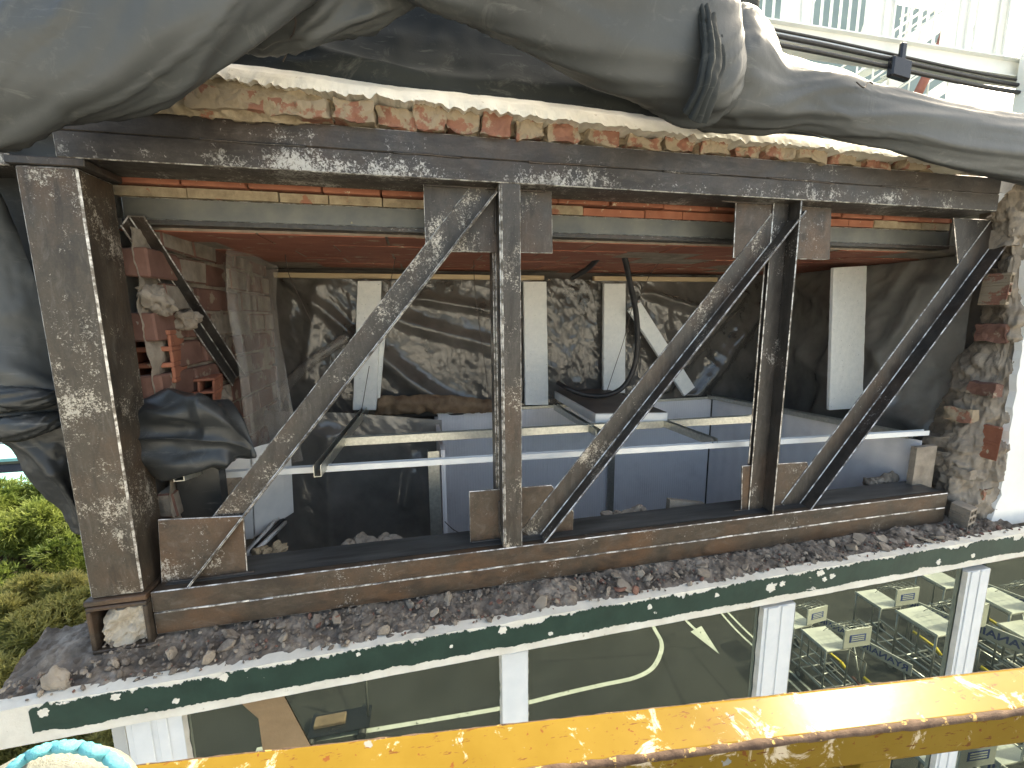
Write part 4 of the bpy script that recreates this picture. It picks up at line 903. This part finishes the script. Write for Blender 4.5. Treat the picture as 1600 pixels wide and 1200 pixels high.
# ------------------------------------------------------------------ yellow guard rail of the lift
a = V((-.316, -1.099, -.5)); b_ = V((.826, -1.222, -.5)); d = (b_ - a).normalized(); nrm_ = V((d.y, -d.x, 0)); mid = (a + b_) / 2
gr = thing('guard_rail', 'scratched yellow steel guard rail with rusty edges across the foreground', 'rail', tuple(mid + V((0, 0, -1.1))))
p0 = a - d * 1.1; p1 = b_ + d * 1.2
bm = bmesh.new(); prof = [(0, 0), (.056, -.0065), (.058, -.056), (0, -.052)]
bar(bm, p0, p1, prof, nrm_, (0, 0, 1)); edges(bm, .005, 0, 3); tr = link('top_rail', bm, M['yellow'], gr)
for off, zz, r, nm in ((.0545, -.0095, .0052, 'rusted_edge'), (.002, -.0035, .0028, 'rusted_edge')):
    n = 420; bm = bmesh.new(); pts = []; rr = []
    for i in range(n + 1):
        p = p0.lerp(p1, i / n); q = p * 40
        pts.append(p + nrm_ * off + V((0, 0, zz + .0006 * noise.noise(q * 2)))); rr.append(r * (.85 + .35 * fbm(q, 4)))
    tube(bm, pts, rr, 10); link(nm, bm, M['rust_edge'], tr)
c = V((.53, 0, 0)); t = (at(1330, 1180, -1.21).x - a.x) / d.x; pc = a + d * t + nrm_ * .03
bm = bmesh.new(); obox(bm, pc + V((0, 0, -.58)), d * .0225, nrm_ * .0225, V((0, 0, .526))); edges(bm, .004, 0, 2); link('upright', bm, M['yellow'], gr)
bm = bmesh.new(); bar(bm, p0 + V((0, 0, -1.06)), p1 + V((0, 0, -1.06)), [(.01, 0), (.05, 0), (.05, .05), (.01, .05)], nrm_, (0, 0, 1)); link('toe_rail', bm, M['yellow'], gr)

# gloved hand resting at the lower left corner
gl = thing('work_glove', 'white knitted work glove with turquoise hem at the lower left corner', 'glove', tuple(at(105, 1330, -1.16)))
bm = roll([(-10, 1400, -1.2, 60), (30, 1330, -1.2, 100), (70, 1285, -1.19, 116), (118, 1262, -1.18, 96), (150, 1290, -1.18, 70)], 50, 60, lambda t, a, r: r * .03 * fbm(V((math.cos(a) * 2, math.sin(a) * 2, t * 5)), 3), .5)
for v in bm.verts: v.co += V((0, 0, 1)) * .0012 * math.sin(v.co.x * 900) * math.sin(v.co.z * 900)
link('palm', bm, M['glove'], gl, True)
cen = at(105, 1268, -1.185); pts = []
bm = bmesh.new()
for i in range(60):
    q = math.pi * (-.05 + 1.1 * i / 59); pts.append(at(105 + 116 * math.cos(q), 1272 - 106 * math.sin(q), -1.2 + .006 * math.sin(i)))
tube(bm, pts, [.0042 + .0009 * (i % 2) for i in range(60)], 8); link('hem', bm, M['glove_cuff'], gl)
for k, (x, y) in enumerate(((60, 1450), (95, 1470), (130, 1475), (165, 1450))):
    bm = bmesh.new(); tube(bm, [V(q) for q in catmull([at(80 + 20 * k, 1320, -1.19), at(x + 10, 1390, -1.17), at(x, y, -1.16)], 14)], [.011] * 12 + [.009, .005], 10); link('finger', bm, M['glove'], gl)

# ------------------------------------------------------------------ apron markings and luggage trolleys (seen mirrored in the glass)
def strip(nm, px, w, Z=GROUND + .004):
    pts = [V(q) for q in catmull([refl(x, y, Z) for x, y in px], 120)]; bm = bmesh.new(); pv = None
    for i, p in enumerate(pts):
        t = (pts[min(i + 1, 119)] - pts[max(i - 1, 0)]).normalized(); s = V((-t.y, t.x, 0)) * w / 2
        c = [bm.verts.new(p + s), bm.verts.new(p - s)]
        if pv: bm.faces.new([pv[0], c[0], c[1], pv[1]])
        pv = c
    tag(link(nm, bm, M['roadpaint']), kind='structure')
strip('road_marking_curve', [(1005, 940), (1021, 979), (1033, 1002), (1032, 1021), (1019, 1044), (991, 1059), (941, 1070), (884, 1083), (828, 1097), (781, 1107), (681, 1124), (525, 1150), (400, 1172)], .06)
strip('road_marking_arrow', [(1062, 950), (1073, 970), (1087, 984)], .05)
bm = bmesh.new(); vs = [bm.verts.new(refl(x, y, GROUND + .004)) for x, y in ((1079, 987), (1096, 978), (1124, 1022))]; bm.faces.new(vs); tag(link('road_marking_arrow', bm, M['roadpaint']), kind='structure')
strip('road_marking_line', [(1120, 950), (1150, 984), (1183, 1015), (1230, 1060), (1290, 1118)], .035)
strip('road_marking_line', [(1131, 950), (1160, 980), (1193, 1011), (1240, 1054), (1300, 1110)], .035)

def lettering(txt, size, mat, parent, loc, rot, ext=.001, off=.0):
    cu = bpy.data.curves.new('lettering', 'FONT'); cu.body = txt; cu.size = size; cu.align_x = 'CENTER'; cu.align_y = 'CENTER'; cu.extrude = ext; cu.offset = off
    cu.materials.append(M[mat]); tmp = bpy.data.objects.new('lettering', cu); COL.objects.link(tmp); me = bpy.data.meshes.new_from_object(tmp.evaluated_get(bpy.context.evaluated_depsgraph_get())); bpy.data.objects.remove(tmp); o = bpy.data.objects.new('lettering', me); COL.objects.link(o); o.parent = parent; o.location = loc; o.rotation_euler = rot; return o
def trolley():
    t = thing('luggage_trolley', 'x', 'trolley'); P = lambda nm, bm, m: link(nm, bm, M[m], t)
    bm = bmesh.new(); obox(bm, (0, 0, .75), (.2, 0, 0), (0, .19, 0), (0, 0, .008)); obox(bm, (0, .185, .765), (.2, 0, 0), (0, .005, 0), (0, 0, .008)); edges(bm, .002, 0); P('deck', bm, 'cart_white')
    bm = bmesh.new(); obox(bm, (.205, -.24, .90), (.008, 0, 0), (0, .2, 0), (0, 0, .13)); edges(bm, .003, 0); sp = P('sign_panel', bm, 'cart_white')
    bm = bmesh.new(); obox(bm, (.2145, -.24, .90), (.001, 0, 0), (0, .12, 0), (0, 0, .05)); link('blue_label', bm, M['blue'], sp)
    bm = bmesh.new()
    for k in (-1, 0, 1): obox(bm, (.2165, -.24, .90 + k * .028), (.0008, 0, 0), (0, .095, 0), (0, 0, .007))
    link('label_stripe', bm, M['cart_white'], sp)
    bm = bmesh.new(); obox(bm, (.315, -.565, .675), (.245, -.095, 0), (.0029, .0075, 0), (0, 0, .078)); edges(bm, .003, 0); sb = P('side_board', bm, 'cart_white')
    lettering('RYANAIR', .112, 'blue', sb, (.0034, .0088, .076), (R_(90), 0, R_(180 - 21.2)), .001, .003)
    bm = bmesh.new()
    for x, y in ((-.18, .17), (-.18, -.17), (.18, .17), (.18, -.17)): tube(bm, [(x, y, .74), (x, y, .18)], .011, 6)
    tube(bm, [(.2, -.43, .5), (.2, -.43, .15)], .011, 6); tube(bm, [(.2, -.05, .77), (.2, -.05, 1.03)], .009, 6); tube(bm, [(.2, -.43, .77), (.2, -.43, 1.03)], .009, 6)
    tube(bm, [(.5, -.63, .61), (.86, -.36, .16)], .011, 6); tube(bm, [(.12, -.48, .61), (.15, -.4, .16)], .011, 6)
    tube(bm, [(-.18, -.17, .72), (-.18, .17, .72), (.18, .17, .72), (.18, -.17, .72), (.2, -.43, .5)], .009, 6); P('leg_frame', bm, 'chrome')
    bm = bmesh.new()
    for y in (-.40, -.22, -.05, .14): tube(bm, [(-.25, y, .17), (.95, y * .75, .15)], .014, 6)
    for x in (-.2, .15, .5, .85): tube(bm, [(x, -.41, .16), (x, .15, .16)], .012, 6)
    P('chassis', bm, 'chrome')
    bm = bmesh.new()
    for k in range(5): tube(bm, [(.22, -.42 + k * .09, 1.03), (.05, -.42 + k * .09, 1.02), (-.1, -.40 + k * .085, .78)], .004, 4)
    for k in range(4): x = .2 - k * .09; tube(bm, [(x, -.43, 1.03 - k * .05), (x, -.05, 1.03 - k * .05)], .004, 4)
    P('wire_basket', bm, 'chrome')
    for x, y in ((-.2, .13), (-.2, -.38), (.85, -.15)):
        bm = bmesh.new(); tube(bm, [(x, y - .02, .07), (x, y + .02, .07)], .07, 16); w = P('wheel', bm, 'black'); bm = bmesh.new(); tube(bm, [(x, y - .022, .07), (x, y + .022, .07)], .03, 10); link('hub', bm, M['chrome'], w)
    bm = bmesh.new(); tube(bm, [(.3, -.3, .40), (.55, -.36, .34)], .02, 8); tube(bm, [(.55, -.36, .34), (.62, -.37, .27)], .027, 8); P('yellow_grip', bm, 'yellow_tag')
    bm = bmesh.new(); tube(bm, [(.7, -.41, .2), (.86, -.36, .2)], .016, 8); P('red_bumper', bm, 'redbrown')
    return t
def dup(root):
    r = root.copy(); COL.objects.link(r)
    for ch in list(root.children):
        c = ch.copy(); COL.objects.link(c); c.parent = r
        for g in list(ch.children):
            q = g.copy(); COL.objects.link(q); q.parent = c
    return r
t0 = trolley()
spots = [((1290, 998), 3, 'white luggage trolley mirrored in the third window with its lettered board nearest', 1.0),
         ((1372, 936), 2, 'white luggage trolley behind the lettered one mirrored near the window head', 1.0),
         ((1452, 970), 0, 'white luggage trolley mirrored just left of the right mullion', 1.25),
         ((1470, 905), 4, 'farthest white luggage trolley mirrored under the right end of the ledge', 1.1),
         ((1565, 938), 2, 'white luggage trolley with wire basket mirrored in the rightmost window', 1.25),
         ((1238, 966), -4, 'small far luggage trolley mirrored beside the double mullion', .9),
         ((1452, 1172), 5, 'luggage trolley mirrored below the yellow rail next to the upright', 1.0),
         ((1548, 1160), 3, 'luggage trolley mirrored below the yellow rail at the right corner', 1.0),
         ((1610, 990), 3, 'luggage trolley mirrored at the right picture edge above the yellow rail', 1.1)]
for k, (pp, rz, lab, s) in enumerate(spots):
    o = t0 if k == 0 else dup(t0); p = refl(*pp, GROUND + .75 * s); o.location = (p.x, p.y, GROUND); o.rotation_euler = (0, 0, R_(90 + rz)); o.scale = (s, s, s); tag(o, lab, 'trolley', 'luggage trolleys on the apron')
# a few things on the apron mirrored in the left window
ct = thing('hand_cart', 'flat hand cart carrying a yellowish box mirrored in the leftmost window', 'cart', tuple(refl(520, 1142, GROUND)))
q = V(ct.location); bm = bmesh.new(); box(bm, (q.x - .25, q.y - .15, q.z + .10), (q.x + .45, q.y + .15, q.z + .115)); link('platform', bm, M['car_dark'], ct)
bm = bmesh.new(); box(bm, (q.x - .2, q.y - .08, q.z + .117), (q.x + .16, q.y + .06, q.z + .17)); edges(bm, .01, 0); link('load_box', bm, M['paper_dark'], ct)
bm = bmesh.new(); tube(bm, [(q.x + .42, q.y, q.z + .115), (q.x + .42, q.y, q.z + .95)], .014, 6); link('handle', bm, M['chrome'], ct)
for x in (-.22, .36):
    bm = bmesh.new(); tube(bm, [(q.x + x, q.y - .2, q.z + .05), (q.x + x, q.y + .2, q.z + .05)], .05, 14); link('wheel', bm, M['black'], ct)

# ------------------------------------------------------------------ trees at the left
def tree(c, r, n, mat, lab, sq=(1, 1, .8), seed=1, tuft=.05):
    c = V(c); rr = random.Random(seed); t = thing('pine_tree', lab, 'tree', (c.x, c.y, GROUND), 'pines beside the building')
    bm = bmesh.new(); tube(bm, [(c.x, c.y, GROUND), (c.x + .05, c.y, (GROUND + c.z) / 2), (c.x, c.y + .04, c.z + r * .3)], [.11, .09, .03], 10)
    ends = []
    lumps = []
    for k in range(64):
        th = rr.uniform(0, 2 * math.pi); ph = rr.uniform(-.5, 1.35); L = rr.uniform(.72, 1.05)
        dv = V((math.cos(th) * math.cos(ph) * sq[0], math.sin(th) * math.cos(ph) * sq[1], math.sin(ph) * sq[2])) * r * L
        lumps.append((c + dv, r * rr.uniform(.12, .26)))
        if k % 2: tube(bm, [c + V((0, 0, -r * .3)), c + dv * .5 + V((0, 0, -.05)), c + dv], [.03, .018, .006], 5)
    link('trunk', bm, M['bark'], t)
    me = bpy.data.meshes.new('crown'); vs = []; fs = []
    for k in range(n):
        lc, lr = rr.choice(lumps); v = V((rr.gauss(0, 1), rr.gauss(0, 1), rr.gauss(0, 1))).normalized()
        p = lc + V((v.x, v.y, v.z * .75)) * lr * rr.random() ** .4
        ax = (v + V((0, 0, .5)) + V((rr.gauss(0, .4), rr.gauss(0, .4), rr.gauss(0, .4)))).normalized()
        for q in range(6):
            dv = (ax + V((rr.gauss(0, .5), rr.gauss(0, .5), rr.gauss(0, .5)))).normalized(); L = tuft * rr.uniform(.6, 1.2); s = dv.orthogonal().normalized(); s = Quaternion(dv, rr.uniform(0, 6.28)) @ s * tuft * .08
            i = len(vs); vs += [p - s, p + s, p + dv * L + s * .5, p + dv * L - s * .5]; fs.append((i, i + 1, i + 2, i + 3))
    vs = [v - c for v in vs]; me.from_pydata(vs, [], fs); me.materials.append(M[mat]); o = bpy.data.objects.new('crown', me); COL.objects.link(o); o.parent = t; o.location = c - t.location
tree(at(45, 868, 2.3), .62, 17000, 'leaf_a', 'green pine crown just below the drooping black tarpaulin', seed=2)
tree(at(-60, 900, 3.6), 1.0, 14000, 'leaf_a', 'darker pine farther back at the left picture edge', seed=5)
tree(at(70, 1010, 1.35), .46, 14000, 'leaf_b', 'yellowish pine bush close to the dark left end of the ledge', seed=8, tuft=.042)
tree(at(-30, 1120, 1.0), .5, 12000, 'leaf_b', 'yellow brown pine low at the left picture edge beside the ledge corner', seed=12, tuft=.042)
tree(at(190, 1190, .9), .5, 9000, 'leaf_b', 'yellow brown bush showing under the ledge left of the windows', seed=15, tuft=.042)
# car park beyond the trees: turquoise canopies with dark cars between
bm = bmesh.new(); box(bm, (-60, 13, GROUND + .01), (-6, 60, GROUND + .02)); tag(link('grass_field', bm, M['grass']), kind='structure')
for k, (ya, yb, lab) in enumerate(((716, 693, 'farther pale turquoise canopy roof beyond the pines'), (772, 738, 'nearer pale turquoise canopy roof beyond the pines'))):
    z = -2.7; p = atz(20, ya, z); q = atz(20, yb, z); t = thing('parking_canopy', lab, 'canopy', (p.x, p.y, GROUND), 'canopies of the car park')
    bm = bmesh.new(); box(bm, (p.x - 6, p.y, z - .06), (p.x + 2.5, q.y, z)); 
    link('roof_sheet', bm, M['turq'], t)
    for x in (-5, -1, 2):
        bm = bmesh.new(); tube(bm, [(p.x + x, (p.y + q.y) / 2, GROUND), (p.x + x, (p.y + q.y) / 2, z - .06)], .05, 8); link('post', bm, M['white_steel'], t)
def car(loc, lab):
    t = thing('parked_car', lab, 'car', loc, 'cars parked under the canopies'); x, y, z = loc
    bm = bmesh.new(); prism(bm, [(x - .85, y - 2.1, z + .3), (x - .85, y + 2.1, z + .3), (x - .85, y + 2.1, z + .8), (x - .85, y + 1.1, z + .92), (x - .85, y + .6, z + 1.42), (x - .85, y - 1.2, z + 1.42), (x - .85, y - 1.9, z + .95), (x - .85, y - 2.1, z + .8)], (1.7, 0, 0)); edges(bm, .06, 0, 2, 20); link('body', bm, M['car_dark'], t)
    for sx in (-.8, .8):
        for sy in (-1.3, 1.3):
            bm = bmesh.new(); tube(bm, [(x + sx - .09, y + sy, z + .32), (x + sx + .09, y + sy, z + .32)], .32, 16); link('wheel', bm, M['black'], t)
    bm = bmesh.new(); box(bm, (x - .75, y - 1.86, z + .98), (x + .75, y - 1.7, z + 1.34)); link('windscreen', bm, M['glass'], t)
p = atz(20, 728, GROUND + .9)
car((p.x, p.y + 1.8, GROUND), 'dark car under the turquoise canopies beyond the pines, nearer the building'); car((p.x - 2.2, p.y + 1.8, GROUND), 'dark car under the turquoise canopies beyond the pines, farther left')

# ------------------------------------------------------------------ white steel gallery and stair at the upper right
ga = thing('steel_gallery', 'white painted steel gallery with balusters above the right tarpaulin roll', 'gallery', (7, 4.6, GROUND))
def GP(nm, bm, m='white_steel'): return link(nm, bm, M[m], ga)
bm = bmesh.new(); box(bm, (2.2, 4, 3.62), (14, 4.012, 3.84)); box(bm, (2.2, 3.93, 3.841), (14, 4.10, 3.86)); box(bm, (2.2, 3.93, 3.60), (14, 4.10, 3.619)); GP('edge_beam', bm)
bm = bmesh.new(); box(bm, (2.2, 4.101, 3.78), (14, 4.5, 3.82)); GP('deck_plate', bm)
bm = bmesh.new(); box(bm, (2.2, 3.97, 5.0), (14, 4.03, 5.05)); GP('hand_rail', bm)
base = None; x = 3.0
while x < 12.5:
    if base is None:
        bm = bmesh.new(); box(bm, (x - .012, 3.99, 3.86), (x + .012, 4.014, 5.0)); base = GP('baluster', bm)
    else:
        o = base.copy(); COL.objects.link(o); o.location = V((x, base.location.y + 0, base.location.z)) + V((-ga.location.x, 0, 0)); o.location.x = x - ga.location.x
    x += .155
for x in (5.33, 6.78, 8.25, 8.95):
    bm = bmesh.new(); box(bm, (x - .14, 4.05, 3.861), (x + .14, 4.25, 7.5)); box(bm, (x - .15, 4.03, 3.861), (x + .15, 4.049, 7.5)); GP('upright', bm)
bm = bmesh.new(); box(bm, (9.25, 3.6, GROUND), (9.75, 3.9, 7.5)); GP('column', bm)
bm = bmesh.new(); box(bm, (4.0, 4.9, 2.2), (6.3, 4.95, 3.77)); GP('wall_panel', bm, 'white_wall')
tw = bmesh.new(); box(tw, (7.2, 9, GROUND), (15.2, 9.3, 8.2)); tag(link('terminal_wall', tw, M['teal_wall']), 'teal grey terminal front behind the white gallery balusters', 'building')
for (a, b_) in (((1560, 0), (1490, 60)), ((1256, 40), (1275, -20)), ((1350, 50), (1375, -10))):
    bm = bmesh.new(); tube(bm, [at(*a, 4.6), at(*b_, 4.6)], .05, 6); GP('diagonal_tie', bm)
stt = thing('steel_stair', 'white steel stair with slanting rails seen under the gallery at right', 'stair', (8, 6, GROUND))
for k, (a, b_, Y) in enumerate((((1290, 205), (1480, 70), 5.6), ((1330, 235), (1560, 80), 6.6), ((1400, 90), (1560, -30), 5.6), ((1440, 110), (1600, -10), 6.6))):
    p, q = at(*a, Y), at(*b_, Y); dv = q - p
    bm = bmesh.new(); bar(bm, p, q, [(-.12, 0), (.12, 0), (.12, .02), (-.12, .02)], V((-dv.z, 0, dv.x)).normalized(), (0, 1, 0)); link('stringer', bm, M['white_steel'], stt)
    for h in (.35, .65, .95):
        bm = bmesh.new(); tube(bm, [p + V((0, 0, h)), q + V((0, 0, h))], .022, 6); link('stair_rail', bm, M['white_steel'], stt)
    for i in range(7):
        c = p.lerp(q, (i + .5) / 7); bm = bmesh.new(); tube(bm, [c, c + V((0, 0, .95))], .018, 6); link('rail_post', bm, M['white_steel'], stt)
        if Y < 6: bm = bmesh.new(); box(bm, (c.x - .14, 5.63, c.z - .02), (c.x + .14, 6.58, c.z + .01)); link('tread', bm, M['white_steel'], stt)
pts = [at(1415, 185, 5.2), at(1462, 90, 5.2), at(1496, 0, 5.2), at(1506, -40, 5.2)]; bm = bmesh.new(); tube(bm, pts, .075, 10); tag(link('red_brown_pipe', bm, M['redbrown']), 'slanting red brown pipe between the white gallery and the stair', 'pipe')
cb = thing('cable_run', 'black cables slung below the white gallery beam with a clamp', 'cables', tuple(at(1400, 110, 3.85)))
for k, dz in enumerate((0, .10, .17)):
    pts = [at(x, y, 3.85 + .03 * k) + V((0, 0, dz)) for x, y in ((1120, 40), (1180, 62), (1290, 84), (1395, 106), (1470, 122), (1540, 136), (1600, 146))]
    bm = bmesh.new(); tube(bm, [V(q) for q in catmull(pts, 60)], .028 if k < 2 else .018, 8); link('cable', bm, M['black'], cb)
bm = bmesh.new(); p = at(1405, 108, 3.80); obox(bm, p, (.17, 0, -.02), (0, .05, 0), (0, 0, .13)); obox(bm, p + V((.02, 0, .22)), (.05, 0, 0), (0, .03, 0), (0, 0, .12)); edges(bm, .02, 0); link('clamp', bm, M['car_dark'], cb)
bm = bmesh.new(); tube(bm, [V(q) for q in catmull([at(1128, 52, -.02), at(1150, 44, -.05), at(1180, 44, -.06), at(1200, 56, -.06), at(1211, 80, -.08), at(1222, 112, -.1)], 40)], .011, 8); tag(link('cable_end', bm, M['black']), 'short black cable arching over the right tarpaulin roll', 'cable')

# ------------------------------------------------------------------ light and camera
EL, AZ = 45, 62
sv = V((math.sin(R_(AZ)) * math.cos(R_(EL)), math.cos(R_(AZ)) * math.cos(R_(EL)), math.sin(R_(EL))))
sd = bpy.data.lights.new('sun', 'SUN'); sd.energy = 2.0; sd.angle = R_(.53); sd.color = (1, .95, .87)
so = bpy.data.objects.new('sun', sd); COL.objects.link(so); so.rotation_euler = sv.to_track_quat('Z', 'Y').to_euler(); so.location = sv * 30
w = bpy.data.worlds.new('World'); SC.world = w; w.use_nodes = True; nt = w.node_tree
sk = nt.nodes.new('ShaderNodeTexSky'); sk.sky_type = 'NISHITA'; sk.sun_disc = False; sk.sun_elevation = R_(EL); sk.sun_rotation = R_(AZ); sk.air_density = .7; sk.dust_density = 5; sk.ozone_density = .3
nt.links.new(sk.outputs[0], nt.nodes['Background'].inputs[0]); nt.nodes['Background'].inputs[1].default_value = .15
cd = bpy.data.cameras.new('camera'); co = bpy.data.objects.new('camera', cd); COL.objects.link(co); SC.camera = co
cd.sensor_width = 36; cd.lens = 36 * F / 1600; cd.clip_start = .02; cd.clip_end = 2000
right = RM @ V((1, 0, 0)); upv = RM @ V((0, -1, 0)); back_ = RM @ V((0, 0, -1))
m3 = Matrix((right, upv, back_)).transposed(); co.matrix_world = Matrix.Translation(CAM) @ m3.to_4x4()
SC.view_settings.view_transform = 'Standard'; SC.view_settings.look = 'None'; SC.view_settings.gamma = 1; SC.view_settings.exposure = 2.2
SC.view_settings.use_white_balance = True; SC.view_settings.white_balance_temperature = 7500; SC.view_settings.white_balance_tint = 1
SC.cycles.use_denoising = True; SC.cycles.max_bounces = 8; SC.cycles.transparent_max_bounces = 12; SC.cycles.caustics_reflective = False
